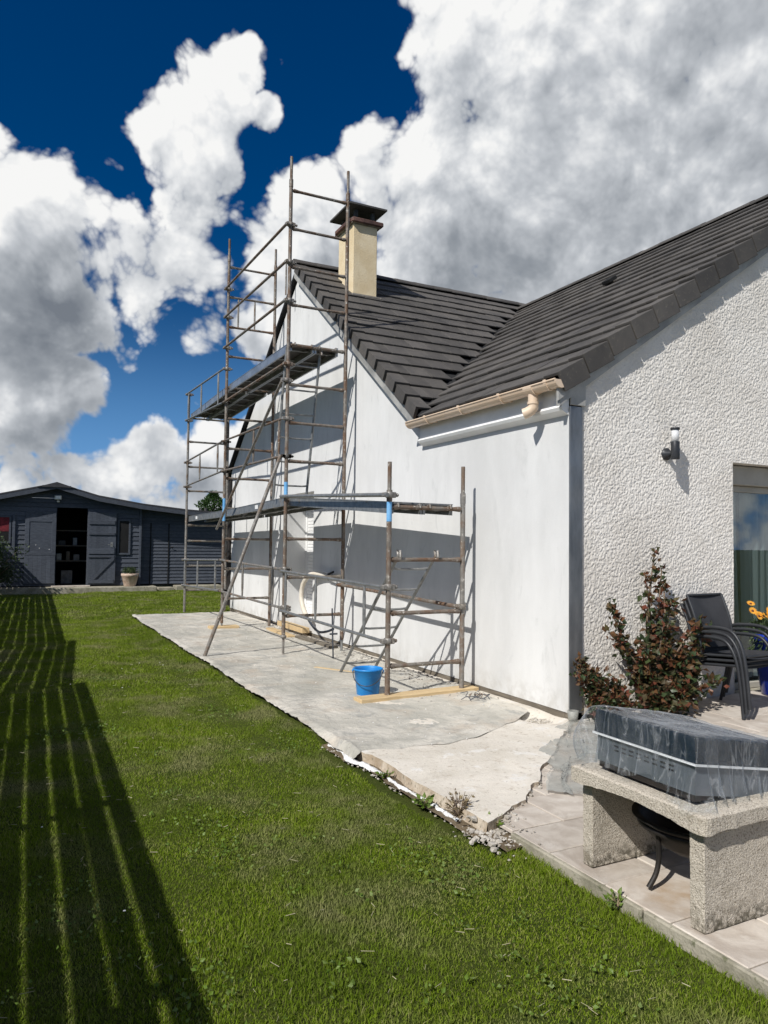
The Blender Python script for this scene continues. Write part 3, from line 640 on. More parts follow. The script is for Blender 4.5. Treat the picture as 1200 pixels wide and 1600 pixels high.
# ridge caps
def ridge_mesh(sl):
    vs=[];n=8;w=.125
    for e,(yy,gr) in enumerate(((0,1.0),(.05,1.06),(.055,1.0),(.40,.93))):
        for j in range(n+1):
            t=-1+2*j/n; vs.append((t*w*gr,yy,-abs(t)**1.5*w*sl*.95*gr+.045*gr))
        for j in range(n+1):
            t=1-2*j/n; vs.append((t*w*gr,yy,-abs(t)**1.5*w*sl*.95*gr+.045*gr-.016))
    k=2*(n+1); fs=[(i*k+j,i*k+(j+1)%k,(i+1)*k+(j+1)%k,(i+1)*k+j) for i in range(3) for j in range(k)]
    fs+=[tuple(reversed(range(k))),tuple(range(3*k,4*k))]
    me=MB().add(vs,fs).mesh('ridge_tile'); me.materials.append(M['tile']); return me
rA=ridge_mesh(SN); rB=ridge_mesh(SF)
y=YG-.08
while y<11.2:
    put(rA,Matrix.Translation((RN['x1'],y,RN['z1']+.03))@Matrix.Rotation(random.uniform(-.012,.02),4,'X'),'ridge_tile',roof); y+=.37
x=XW-.13
while x<9.6:
    if not (4.50<x+.2<4.75 and False): put(rB,Matrix.Translation((x,YR,ZR+.03))@Matrix.Rotation(-PI/2,4,'Z')@Matrix.Rotation(random.uniform(-.012,.02),4,'X'),'ridge_tile',roof)
    x+=.37
# valley lining
vy=lambda x:(zn(x)-ZE)/SF+YE
MB().add([(3.93,vy(3.93)-.03,zn(3.93)+.004),(8.3,vy(8.3)-.05,zn(8.3)+.004),(8.3,vy(8.3)+.05,zf(vy(8.3)+.05)+.004),(3.93,vy(3.93)+.05,zf(vy(3.93)+.05)+.004)],[(0,1,2,3)]).build('valley_lining',M['underlay'],roof)
# roof vent tile
b=MB(); b.box(-.06,.06,-.06,.06,.0,.06); put_m=FA@Matrix.Translation((11.4-7.384,(7.065-RN['x0'])/math.cos(AN),.035))
vme=MB().bbox(-.075,.075,-.02,.13,.0,.05,.006).box(-.06,.06,-.024,-.02,.008,.042).mesh('vent_tile'); vme.materials.append(M['black']); put(vme,put_m,'vent_tile',roof)
# ---- gutter
gt=MB(); gy0,gy1=4.67,7.20; gxc,gzc,gr=3.955,2.765,.062
def arcpts(r_): return [(gxc+r_*math.cos(a),gzc+r_*math.sin(a)) for a in [PI+PI*j/12 for j in range(13)]]
out=arcpts(gr); inn=arcpts(gr-.004)
poly=out+inn[::-1]; gt.prism(poly,(gy0,gy1),'y')
gt.path([(gxc-gr,gy0,gzc),(gxc-gr,gy1,gzc)],.009,6)
for e in (gy0,gy1): gt.prism(arcpts(gr+.004),(e-.006,e+.006),'y')
gut=gt.build('gutter',M['beige_pvc'],house)
for y in (4.80,5.45,6.12,6.78):
    gb=MB(); o2=arcpts(gr+.008); i2=arcpts(gr+.001); gb.prism(o2+i2[::-1],(y-.016,y+.016),'y').bbox(gxc+gr-.01,gxc+gr+.03,y-.016,y+.016,gzc-.05,gzc+.012,.003).bbox(gxc-gr-.012,gxc-gr+.004,y-.016,y+.016,gzc-.01,gzc+.016,.003)
    gb.build('gutter_bracket',M['beige_pvc'],gut)
oy=5.03
sp=MB(); o2=arcpts(gr+.010); i2=arcpts(gr+.001); sp.prism(o2+i2[::-1],(oy-.055,oy+.055),'y')
sp.path([(gxc,oy,gzc-.055),(gxc,oy,gzc-.135),(gxc+.004,oy,gzc-.17),(gxc-.01,oy+.014,gzc-.195),(gxc-.032,oy+.04,gzc-.213),(gxc-.05,oy+.062,gzc-.222)],.043,18,False,[.043,.043,.045,.046,.046,.047])
sp.path([(gxc,oy,gzc-.125),(gxc,oy,gzc-.145)],.049,18); 
sp.build('downpipe_outlet',M['beige_pvc'],gut)
iv=MB().lathe([(0,0),(.040,0)],18,Matrix.Translation((gxc-.045,oy+.056,gzc-.219))@V((-.05,.062,-.022)).to_track_quat('Z','Y').to_matrix().to_4x4()); iv.build('pipe_mouth',M['black'],gut)
# fascia and the white moulding under it
MB().bbox(XW-.045,XW-.004,YG+.0,7.16,2.585,2.775,.003).build('fascia_board',M['white_pvc'],house)
mo=MB(); prof=[(XW-.004,2.50),(XW-.07,2.535),(XW-.085,2.56),(XW-.07,2.582),(XW-.004,2.584)]
mo.prism(prof,(YG-.0,7.14),'y'); mo.prism([(XW-.088,2.555),(XW-.004,2.555),(XW-.004,2.76),(XW-.03,2.74),(XW-.045,2.66),(XW-.07,2.60)],(YG-.004,YG+.018),'y')
mo.build('moulding',M['white_pvc'],house)
# far corner downpipe
MB().path([(XW-.03,15.16,2.75),(XW-.03,15.16,.1)],.05,12).build('downpipe',M['castiron'],house)
# ---- chimney
ch=MB(); cx0,cx1,cy0,cy1=4.60,5.01,10.266,10.84
ch.bbox(cx0,cx1,cy0,cy1,4.9,6.365,.008); chim=ch.build('chimney_stack',M['chimney'],house)
fl=MB(); fl.box(cx0-.03,cx1+.05,cy0-.07,cy0-.004,zf(cy0-.05)+.03,zf(cy0-.05)+.055); fl.build('flashing',M['mortar'],chim)
bz=6.367
MB().box(cx0-.035,cx1+.035,cy0-.035,cy1+.035,bz,bz+.075).build('mortar_bed',M['mortar'],chim)
bme=MB().bbox(-.098,.098,-.05,.05,.002,.073,.012).mesh('brick'); bme.materials.append(M['brick'])
def brick(x,y,rz):
    o=link('brick',bme,chim); o.location=V((x,y,bz))-H0; o.rotation_euler=(0,0,rz)
for k in range(3):
    xx=cx0-.045+.1+k*.167; brick(min(xx,cx1+.0),cy0-.022,0) if k<3 else None
    brick(min(xx,cx1+.0),cy1+.022,0)
for k in range(3):
    yy=cy0+.10+k*.19; brick(cx0-.022,yy,PI/2); brick(cx1+.022,yy,PI/2)
cp=MB()
for a in (cx0+.03,cx1-.09):
    for b in (cy0+.03,cy1-.09): MB().bbox(a,a+.06,b,b+.06,bz+.076,bz+.245,.006).build('chimney_post',M['slab_dark'],chim)
MB().box(cx0+.07,cx1-.07,cy0+.07,cy1-.07,bz+.075,bz+.12).build('flue',M['black'],chim)
ct=MB(); o_=.115; a0,a1,b0,b1=cx0-o_,cx1+o_,cy0-o_,cy1+o_; zc=bz+.247
ct.add([(a0,b0,zc),(a1,b0,zc),(a1,b1,zc),(a0,b1,zc),(a0,b0,zc+.028),(a1,b0,zc+.028),(a1,b1,zc+.028),(a0,b1,zc+.028),((a0+a1)/2-.08,(b0+b1)/2,zc+.085),((a0+a1)/2+.08,(b0+b1)/2,zc+.085)],
 [(3,2,1,0),(0,1,5,4),(1,2,6,5),(2,3,7,6),(3,0,4,7),(4,5,9,8),(6,7,8,9),(5,6,9),(7,4,8)]); ct.build('chimney_cap',M['slab_dark'],chim)
# ---- wall lamp on the gable
lx,ly=5.21,YG-.105
lamp=thing('wall_lamp','dark cylinder wall lamp with clear glass top on textured gable','wall lamp',(lx,YG,2.2))
MB().lathe([(0,0),(.036,0),(.038,.004),(.038,.152),(.036,.156),(0,.156)],20,Matrix.Translation((lx,ly,2.19))).build('lamp_body',M['anthracite'],lamp)
MB().lathe([(.0,0),(.032,0),(.032,.105),(0,.105)],20,Matrix.Translation((lx,ly,2.346))).build('lamp_glass',M['lampglass'],lamp)
MB().lathe([(0,0),(.014,0),(.014,.10),(0,.1)],14,Matrix.Translation((lx,ly,2.347))).build('bulb',M['white_pvc'],lamp)
MB().lathe([(0,0),(.040,0),(.040,.016),(.034,.02),(0,.02)],20,Matrix.Translation((lx,ly,2.451))).build('lamp_cap',M['anthracite'],lamp)
MB().lathe([(0,0),(.055,0),(.055,.018),(.03,.024),(.022,.07),(0,.07)],20,Matrix.Translation((lx-.0,YG+.004,2.245))@Matrix.Rotation(PI/2,4,'X')).build('wall_mount',M['anthracite'],lamp)
# ================================================================ scaffold
XO,XI=3.10,3.90; FA_,FB_,FC_,FD_=6.03,8.90,11.92,14.80
sca=thing('scaffold','tall rusty tube scaffold standing along the white gable','scaffold',(XO,FB_,0))
PR=.0242
def post(x,y,z0,z1,m,spig=None):
    b=MB()
    if spig: b.tube((x,y,z0),(x,y,z1-spig),PR,10); b.tube((x,y,z1-spig),(x,y,z1),PR*.80,10); b.tube((x,y,z1-spig-.10),(x,y,z1-spig),PR*1.12,10)
    else: b.tube((x,y,z0),(x,y,z1),PR,10)
    return b.build('post',m,sca)
def bar(a,b,m,nm='crossbar',r=.019,par=None,ends=True):
    q=MB(); q.tube(a,b,r,8)
    if ends:
        d=(V(b)-V(a)).normalized(); q.path([V(a)+d*PR*.6,V(a)+d*.09],0,8,False,[.027,.0195]); q.path([V(b)-d*PR*.6,V(b)-d*.09],0,8,False,[.027,.0195])
    return q.build(nm,m,par or sca)
def coupler(x,y,z,par=None,m=None,side=1):
    q=MB(); q.lathe([(.026,-.028),(.036,-.026),(.036,.026),(.026,.028)],12,Matrix.Translation((x,y,z)))
    q.bbox(x+.02*side,x+.062*side,y-.026,y+.026,z-.026,z+.026,.006) if side>0 else q.bbox(x-.062,x-.02,y-.026,y+.026,z-.026,z+.026,.006)
    q.tube((x+.058*side,y-.004,z),(x+.092*side,y-.004,z),.010,6); q.lathe([(0,0),(.017,0),(.017,.014),(0,.014)],6,Matrix.Translation((x+.072*side,y-.004,z))@Matrix.Rotation(PI/2,4,'Y'))
    q.bbox(x-.058*side-.012,x-.02*side+.004,y-.028,y+.028,z-.02,z+.02,.006) if side>0 else None
    return q.build('coupler',m or M['oldgrey'],par or sca)
levels=[.49,.975,1.46,1.955,2.45,2.94,3.43,3.94,4.46,4.95,5.45,5.95]
post(XO,FB_,.26,6.39,M['rusty'],.30); MB().tube((XO,FB_,-.005),(XO,FB_,.30),.017,8).lathe([(.017,.21),(.040,.22),(.040,.245),(.017,.26)],10,Matrix.Translation((XO,FB_,0))).build('base_jack',M['oldgrey'],sca)
post(XI,FB_,.16,6.39,M['rusty'],.30); MB().tube((XI,FB_,-.005),(XI,FB_,.2),.017,8).bbox(XI-.05,XI+.05,FB_-.05,FB_+.05,-.004,.004,.002).build('base_jack',M['galv'],sca)
post(XO,FC_,.10,6.42,M['rusty'],.28); MB().tube((XO,FC_,.04),(XO,FC_,.14),.016,8).build('base_jack',M['galv'],sca)
post(XI,FC_,.02,6.40,M['rusty'],.28)
post(XO,FD_,.02,4.35,M['oldgrey']); post(XI,FD_,.02,4.35,M['oldgrey'])
for z in levels:
    bar((XO+PR,FB_,z),(XI-PR,FB_,z),M['rusty'])
    bar((XO+PR,FC_,z),(XI-PR,FC_,z),M['rusty'])
for z in (.45,.93,1.42,1.73,2.41,2.89,3.39,3.86): bar((XO+PR,FD_,z),(XI-PR,FD_,z),M['oldgrey'])
# low end frame
post(XO,FA_,.045,2.17,M['rusty'],.26); post(XI,FA_,.045,2.17,M['oldgrey'],.26)
for z in (.30,.78,1.27,1.755): bar((XO+PR,FA_,z),(XI-PR,FA_,z),M['rusty'])
# painted bands
for (x,y,z0,z1) in ((XO,FA_,1.62,1.80),(XO,FC_,1.75,2.12),(XO,FB_,2.0,2.18)):
    MB().lathe([(PR+.0008,z0),(PR+.0008,z1)],12,Matrix.Translation((x,y,0))).build('paint_band',M['bluetape'],sca)
# guard frames: two rails and flattened uprights
def guard(ya,zt_a,zb_a,yb,zt_b,zb_b,m,ups,x=XO-.052,r=.0165):
    gf=MB().tube((x,ya,zt_a),(x,yb,zt_b),r,8).tube((x,ya,zb_a),(x,yb,zb_b),r,8).build('guard_frame',m,sca)
    for t in ups:
        yy=ya+(yb-ya)*t; zt=zt_a+(zt_b-zt_a)*t; zb=zb_a+(zb_b-zb_a)*t
        MB().path([(x,yy,zt),(x,yy,zt-.08),(x,yy,zt-.14),(x,yy,zb+.14),(x,yy,zb+.08),(x,yy,zb)],0,8,True,[.012,.014,.0175,.0175,.014,.012]).build('upright',m,gf)
    for (yy,a,b) in ((ya,zt_a,zb_a),(yb,zt_b,zb_b)):
        coupler(XO,yy,a,gf,M['oldgrey']); coupler(XO,yy,b,gf,M['oldgrey'])
guard(FC_,4.25,3.69,FD_,4.33,3.81,M['galv'],(.12,.55,.93))
guard(FC_,3.05,2.56,FD_,2.97,2.49,M['oldgrey'],(.10,.55,.92))
guard(FC_,1.12,.62,FD_,1.05,.55,M['galv'],(.10,.55,.93))
guard(FB_,2.99,2.51,FC_,3.05,2.56,M['rusty'],(.42,.05))
guard(FB_,1.08,.60,FC_,1.12,.62,M['oldgrey'],(.10,.56))
guard(FA_,1.02,.53,FB_,1.06,.565,M['galv'],(.14,.58,.93))
for zb,zc in ((5.50,5.58),(5.01,5.11),(4.51,4.60),(3.69,3.69)):
    MB().tube((XO-.05,FB_-.05,zb),(XO-.05,FC_+.05,zc),.0185,8).build('guard_rail',M['rusty'],sca); coupler(XO,FB_,zb); coupler(XO,FC_,zc)
MB().tube((XO-.05,FA_-.06,1.86),(XO-.05,FB_+.05,2.00),.0205,8).build('guard_rail',M['galv'],sca); coupler(XO,FA_,1.865)
MB().tube((XI-.045,FA_-.05,.82),(XI-.045,FB_+.05,.875),.0195,8).build('ledger',M['rusty'],sca); coupler(XI,FA_,.82,None,M['rusty'],-1); coupler(XI,FB_,.87,None,M['rusty'],-1)
# end guard on the top lift of the second frame
for x in (3.27,3.55): MB().path([(x,FC_,5.45),(x,FC_,5.37),(x,FC_,5.05),(x,FC_,4.96)],0,8,True,[.011,.016,.016,.011]).build('upright',M['oldgrey'],sca)
MB().path([(XI,FC_-.55,5.98),(XI,FC_-.55,5.45)],.014,8).build('upright',M['oldgrey'],sca)
# braces
MB().tube((XO-.085,FB_-.02,3.46),(XO-.085,FC_+.12,1.62),.0205,10).build('diagonal_brace',M['oldgrey'],sca); coupler(XO-.02,FB_,3.48)
MB().tube((XO-.07,FB_+.02,2.52),(2.13,9.08,-.06),.0235,10).build('raking_brace',M['oldgrey'],sca); coupler(XO,FB_,2.51)
# ---- platforms
def platform(lab,y0,y1,zA,zB,x0=3.135,x1=3.80,h=.105,steel=False,stick=()):
    t=thing('scaffold_platform',lab,'platform',(x0,y0,zA-h),'scaffold platforms')
    def pr(xa,xb,ztop,zbot): # follows the fall of the deck
        return [(xa,y0,zA+zbot),(xb,y0,zA+zbot),(xb,y1,zB+zbot),(xa,y1,zB+zbot),(xa,y0,zA+ztop),(xb,y0,zA+ztop),(xb,y1,zB+ztop),(xa,y1,zB+ztop)]
    FC=[(3,2,1,0),(4,5,6,7),(0,1,5,4),(1,2,6,5),(2,3,7,6),(3,0,4,7)]
    ma=M['galv'] if steel else M['alu']
    xm=(x0+x1)/2
    for a,b in ((x0,xm-.004),(xm+.004,x1)):
        MB().add(pr(a+.026,b-.026,-.012,-.026),FC).build('deck_board',M['ply'],t)
        for e in (a,b-.024): MB().add(pr(e,e+.024,0,-h),FC).add(pr(e-.004,e+.028,.004,-.004),FC).build('side_rail',ma,t)
        n=6
        for k in range(n):
            f=.05+.9*k/(n-1); yy=y0+(y1-y0)*f; zz=zA+(zB-zA)*f
            MB().path([(a+.02,yy,zz-.05),(a+.09,yy+.02,zz-.06),((a+b)/2,yy+.05,zz-.045),(b-.09,yy+.02,zz-.06),(b-.02,yy,zz-.05)],.012,6).build('underside_bar',M['galv'],t)
        for yy,zz,s in ((y0,zA,-1),(y1,zB,1)):
            for hx in (a+.05,b-.05): MB().path([(hx,yy-s*.02,zz-.03),(hx,yy+s*.045,zz-.012),(hx,yy+s*.06,zz-.045)],.010,6).build('hook',M['oldgrey'],t)
    for f in stick:
        yy=y0+(y1-y0)*f; zz=zA+(zB-zA)*f
        MB().box(x0-.0055,x0-.004,yy,yy+.14,zz-.08,zz-.025).build('sticker',M['sticker'],t)
    return t
platform('upper scaffold platform under the gable peak, in front of the chimney side',FB_+.03,FC_-.05,3.985,3.985)
platform('upper scaffold platform at the far end, behind the tall rusty posts',FC_+.06,FD_-.05,3.985,3.93)
platform('lower scaffold platform at the near end, ending on the short end frame',FA_+.03,FB_-.04,1.80,1.985,x1=3.80,steel=True)
platform('lower scaffold platform in the middle bay, crossing the door opening',FB_+.04,FC_-.05,1.995,1.93,steel=True,stick=(.42,))
platform('lower scaffold platform at the far end, near the conifer and shed',FC_+.06,FD_-.05,1.93,1.905,steel=True,stick=(.72,))
# ---- ladders
def ladder(lab,a,b,w,n,hook=True,m=None):
    m=m or M['galv']; t=thing('ladder',lab,'ladder',a,'scaffold ladders'); A=V(a); B=V(b)
    d=(B-A).normalized(); nrm=V((1,0,0)).cross(d).normalized()
    for s in (0,w):
        MB().path([A+V((s,0,0)),B+V((s,0,0))],.0185,8,flat=.7).build('stile',m,t)
        if hook: MB().path([B+V((s,0,0))-d*.02,B+V((s,0,0))+d*.05,B+V((s,-.02,.085)),B+V((s,-.07,.08)),B+V((s,-.085,.02))],.013,8).build('hook',M['oldgrey'],t)
    for k in range(n):
        p=A+(B-A)*((k+.6)/(n))
        MB().path([p,p+V((.08,0,-.008)),p+V((w-.08,0,-.008)),p+V((w,0,0))],.0115,8).build('rung',m,t)
    return t
ladder('short grey ladder hooked on the low end frame beside the bucket',(3.24,7.42,0.01),(3.20,6.07,1.27),.40,6)
ladder('long grey ladder standing between the two platforms inside the tall bay',(3.08,9.34,1.99),(3.10,8.98,3.84),.46,6)
# ---- timbers and bits on the slab
tb=MB().bbox(2.79,4.07,5.955,6.115,0.0,.045,.004,Matrix.Translation((3.4,6.03,0))@Matrix.Rotation(math.radians(3),4,'Z')@Matrix.Translation((-3.4,-6.03,0))).build('sole_board',M['timber']); tag(tb,'pale timber sole board under the low end frame','board')
tb=MB().bbox(2.90,3.37,11.82,12.03,0.0,.055,.006).build('sole_board',M['timber']); tag(tb,'short square wooden block under the tall outer far post','wood block')
def plank(x0,x1,y0,y1,z0,z1,rz,lab,m='oldwood'):
    cx,cy=(x0+x1)/2,(y0+y1)/2
    o=MB().bbox(x0,x1,y0,y1,z0,z1,.005,Matrix.Translation((cx,cy,0))@Matrix.Rotation(rz,4,'Z')@Matrix.Translation((-cx,-cy,0))).build('plank',M[m]); tag(o,lab,'plank','loose boards along the wall'); return o
plank(3.80,3.92,9.1,10.35,0,.05,.03,'long weathered board lying at the wall foot below the door opening')
plank(3.70,3.82,10.4,11.5,0,.045,-.02,'weathered board on the slab beyond the middle post, left of the door','timber')
plank(3.93,4.05,10.45,11.6,.06,.14,.0,'thick pale board standing in the door opening as a step','timber')
plank(3.30,3.36,7.0,7.9,0,.02,.5,'thin stick lying on the gravel behind the blue bucket','timber')
rod=MB().tube((3.55,8.35,-.01),(3.53,8.36,.62),.009,6).bbox(3.50,3.60,8.34,8.36,.30,.32,.002).build('iron_rod',M['wire']); tag(rod,'thin upright iron rod stuck in the plastic near the middle post','rod')
# ---- cream conduit with black end
hs=thing('conduit','cream corrugated conduit curling out of the wall to the ground beside the door','conduit',(4.0,10.2,.2))
cpts=[(4.06,9.72,.93),(4.02,9.95,.96),(3.97,10.25,.94),(3.94,10.45,.80),(3.93,10.5,.62),(3.93,10.42,.45),(3.93,10.25,.32)]
def smooth(pts,k=6):
    pts=[V(p) for p in pts]; o=[]
    for i in range(len(pts)-1):
        p0=pts[max(i-1,0)];p1=pts[i];p2=pts[i+1];p3=pts[min(i+2,len(pts)-1)]
        for j in range(k):
            t=j/k; o.append(.5*((2*p1)+(p2-p0)*t+(2*p0-5*p1+4*p2-p3)*t*t+(3*p1-p0-3*p2+p3)*t**3))
    return o+[pts[-1]]
sp_=smooth(cpts,14); MB().path(sp_,0,10,True,[.037 if i%2 else .031 for i in range(len(sp_))]).build('corrugated_pipe',M['conduit'],hs)
sp_=smooth([(3.93,10.25,.32),(3.92,10.0,.22),(3.90,9.7,.17),(3.91,9.45,.20),(3.95,9.3,.25)],8); MB().path(sp_,.017,8).build('black_pipe',M['wire'],hs)
for dz in (0,.07): MB().path([(4.05,9.75,.90+dz),(4.0,9.45,.93+dz*1.2)],.016,8).build('cable_end',M['black'],hs)
# ---- bucket
bk=thing('bucket','blue plastic bucket with wire handle standing beside the timber board','bucket',(3.02,6.27,0))
Bm=Matrix.Translation((3.02,6.27,.004))
MB().lathe([(0,0),(.098,0),(.102,.006),(.117,.14),(.119,.142),(.131,.232),(.140,.236),(.141,.250),(.134,.252),(.128,.236),(.112,.10),(.100,.012),(0,.012)],32,Bm).build('tub',M['blue_plastic'],bk)
hp=[(3.02+.137*math.cos(a)*math.cos(2.3)-0*math.sin(a),6.27+.137*math.cos(a)*math.sin(2.3),.225-0*a) for a in (0,)]
hd=V((math.cos(2.55),math.sin(2.55),0)); sd=V((-hd.y,hd.x,0)); sd=sd if sd.y<0 else -sd
hpts=[V((3.02,6.27,.228))+hd*(.139*math.cos(a))+ (sd*.150+V((0,0,-.115)))*math.sin(a) for a in [PI*j/14 for j in range(15)]]
MB().path(hpts,.0045,6).build('handle',M['wire'],bk)
for s in (1,-1):
    p=V((3.02,6.27,.228))+hd*.139*s; MB().lathe([(0,0),(.014,0),(.014,.01),(0,.01)],10,Matrix.Translation(p)@(hd*s).to_track_quat('Z','Y').to_matrix().to_4x4()).build('handle_lug',M['blue_plastic'],bk)
MB().lathe([(0,.05),(.105,.05)],24,Bm).build('water',M['mortar'],bk)
# ---- plastic sheet over most of the slab
nx,ny=100,460
us=np.linspace(0,1,nx)**1.6; vs_=np.linspace(0,1,ny)
def near_sheet(x): return np.interp(x,[2.1,2.2,2.5,2.8,3.1,3.5,3.8,4.1],[4.50,4.60,4.53,4.50,4.57,4.73,4.92,5.15])
SX=np.zeros((ny,nx)); SY=np.zeros((ny,nx))
for j in range(nx):
    xa=2.12+us[j]*(4.06-2.12); y0=near_sheet(xa)+.05*(vn(xa,0,7,3)-.5)
    SY[:,j]=y0+vs_**1.35*(14.62-y0)
edge=slab_edge(SY)-.062-.05*fbm(SY,SY*0,1.6,61,4)+.012*vn(SY,SY*0,9,62)+.006*vn(SY,SY*0,24,63)
wallx=3.95+.10*vn(SY,SY*0,.8,64)-.35*(vn(SY,SY*0,.5,66)>.6)*0
SX=edge+us[None,:]*(wallx-edge)
wr=.020*(fbm(SX*1.0,SY*.6,2.0,71)-.45)+.016*np.abs(fbm(SX+SY*.3,SY*.5,4.2,73)-.5)*2+.006*np.abs(vn(SX*1.2+SY,SY*.4-SX,14,75)-.5)
lip=np.clip((SX-(slab_edge(SY)-.012))/.05,-1,0); fall=np.where(SX<slab_edge(SY)-.012,-(.062-.046*np.clip((SY-4.7)/.7,0,1))*np.clip((slab_edge(SY)-.012-SX)/.05,0,1),0)
roll=.011*np.exp(-((us[None,:]-.015)/.02)**2)*(.4+vn(SY,SY*0,3,77))
crump=np.exp(-(us[None,:]/.045)**2)*(.020*(fbm(SX,SY,15,171,3)-.42)+.014*np.abs(fbm(SX,SY,8,172,3)-.5)*2)
SZ=.014+crump+np.maximum(wr,-.004)*.9+fall+roll*(.3+vn(SY,SY*0,2,79))
ff=np.clip(np.arange(ny)/14.,0,1)[:,None]; SZ=SZ*ff+(1-ff)*.0135
idx=np.arange(nx*ny).reshape(ny,nx); F=np.stack([idx[:-1,:-1],idx[:-1,1:],idx[1:,1:],idx[1:,:-1]],-1).reshape(-1,4)
ds=npmesh('plastic_sheet',np.stack([SX,SY,SZ],-1).reshape(-1,3),F,M['dustsheet'],smooth=True); tag(ds,'dusty grey plastic sheet spread over the slab under the scaffold','plastic sheet')
# clear film on the paving beside the broken slab end
nx,ny=40,40; U_,V_=np.meshgrid(np.linspace(0,1,nx),np.linspace(0,1,ny))
p00,p10,p01,p11=np.array([2.72,3.42]),np.array([3.05,3.30]),np.array([3.92,4.66]),np.array([4.40,4.62])
PXY=(1-U_)[...,None]*((1-V_)[...,None]*p00+V_[...,None]*p01)+U_[...,None]*((1-V_)[...,None]*p10+V_[...,None]*p11)
PXY[...,0]+=.22*(fbm(U_*3,V_*3,1.3,81)-.5); PXY[...,1]+=.22*(fbm(U_*3+9,V_*3,1.3,82)-.5)
PZ=.004+.022*np.abs(fbm(PXY[...,0],PXY[...,1],5,83)-.5)+np.maximum(0,PXY[...,0]-3.9)*.032+.004
idx=np.arange(nx*ny).reshape(ny,nx); F=np.stack([idx[:-1,:-1],idx[:-1,1:],idx[1:,1:],idx[1:,:-1]],-1).reshape(-1,4)
M['greyfilm']=mat('grey_plastic_film',lambda N:N.n('ShaderNodeMixShader',{0:N.mr(N.noise(P(N),4,6,.65),.3,.7,.20,.72),1:N.n('ShaderNodeBsdfTransparent').outputs[0],2:bsdf(N,N.mix(N.noise(P(N),3,6,.6),c4((.34,.35,.32)),c4((.52,.52,.48))),.4,0,bump(N,N.noise(P(N),12,6,.65,1.2),.5,.02))}).outputs[0])
o=npmesh('plastic_sheet',np.concatenate([PXY,PZ[...,None]],-1).reshape(-1,3),F,M['greyfilm'],smooth=True); tag(o,'pale green grey plastic film lying on the paving below the rose bush','plastic sheet')
# a spill of white plaster in the strip between slab and lawn, rubble and soil
ns=120; yy=np.linspace(3.35,5.0,ns); e=slab_edge(yy); wl=.02+.085*vn(yy,yy*0,5,91)*np.clip(vn(yy,yy*0,2.3,191)*1.6,0.2,1)
pv=[];pf=[]
for i in range(ns):
    for j in range(7):
        t=j/6; x=e[i]-.03-wl[i]*t*(.35+.65*math.sin(PI*min(1,max(0,i/ns))))-.02*vn(yy[i],t,20,92); pv.append((x,yy[i],LZ+.012+.014*math.sin(PI*t)+.010*vn(x*3,yy[i]*3,20,93)))
for i in range(ns-1):
    for j in range(6): a=i*7+j; pf.append((a,a+1,a+8,a+7))
o=npmesh('spilled_plaster',pv,pf,M['spill'],smooth=True); kind(o,'stuff')
so=MB(); k=60
pv=[];pf=[]
for i in range(k):
    y=2.95+i/(k-1)*2.1; xe=float(slab_edge(y)) if y>3.15 else 2.27
    for j in range(6):
        t=j/5; pv.append((xe+.04-.15*t+.03*vn(y,t,9,95),y,LZ+.004+.02*vn(y,t,14,96)))
for i in range(k-1):
    for j in range(5): a=i*6+j; pf.append((a,a+1,a+7,a+6))
o=npmesh('soil_strip',pv,pf,M['soil'],smooth=True); kind(o,'structure')
ico=bmesh.new(); bmesh.ops.create_icosphere(ico,subdivisions=1,radius=1); iv_=[v.co.copy() for v in ico.verts]; ico.verts.index_update(); if_=[tuple(v.index for v in f.verts) for f in ico.faces]; ico.free()
def stone_mesh(b,x,y,z,s):
    rr=[random.uniform(.55,1.2) for _ in iv_]; sx,sy,sz=s*random.uniform(.8,1.3),s*random.uniform(.8,1.3),s*random.uniform(.45,.8); a=random.uniform(0,6.3)
    b.add([(x+(v.x*math.cos(a)-v.y*math.sin(a))*r_*sx,y+(v.x*math.sin(a)+v.y*math.cos(a))*r_*sy,z+v.z*r_*sz) for v,r_ in zip(iv_,rr)],if_)
rb=MB()
for _ in range(420):                                                      # broken bits at the slab corner and along the crack
    t=random.random()
    if t<.6: x,y=random.gauss(2.22,.07),random.gauss(3.16,.11)
    else:
        k=random.random(); x=2.25+k*1.7; y=float(near_y(x))-.02+random.gauss(0,.022)
    stone_mesh(rb,x,y,(-.05 if x<2.3 and y<3.25 else -.012)+random.uniform(0,.012),random.uniform(.004,.009) if random.random()<.7 else random.uniform(.010,.024))
for _ in range(260):
    y=random.uniform(3.2,5.0); x=float(slab_edge(y))-random.uniform(.01,.11); stone_mesh(rb,x,y,LZ+.008,random.uniform(.004,.013))
for _ in range(70): stone_mesh(rb,random.gauss(3.93,.09),random.gauss(4.93,.13),-.035,random.uniform(.008,.022))
kind(rb.build('rubble',M['stone'],fix=False),'stuff')
db=MB()
for _ in range(900):                                                      # grit and plaster crumbs along the foot of the wall
    y=random.uniform(5.6,12.5); x=4.05-abs(random.gauss(0,.28)); stone_mesh(db,x,y,.016,random.uniform(.004,.016))
kind(db.build('plaster_crumbs',M['mortar'],fix=False),'stuff')
dw=MB()
for _ in range(240): stone_mesh(dw,random.uniform(2.25,3.9),random.uniform(4.5,13),.02,random.uniform(.003,.008))
kind(dw.build('plaster_drops',M['spill'],fix=False),'stuff')
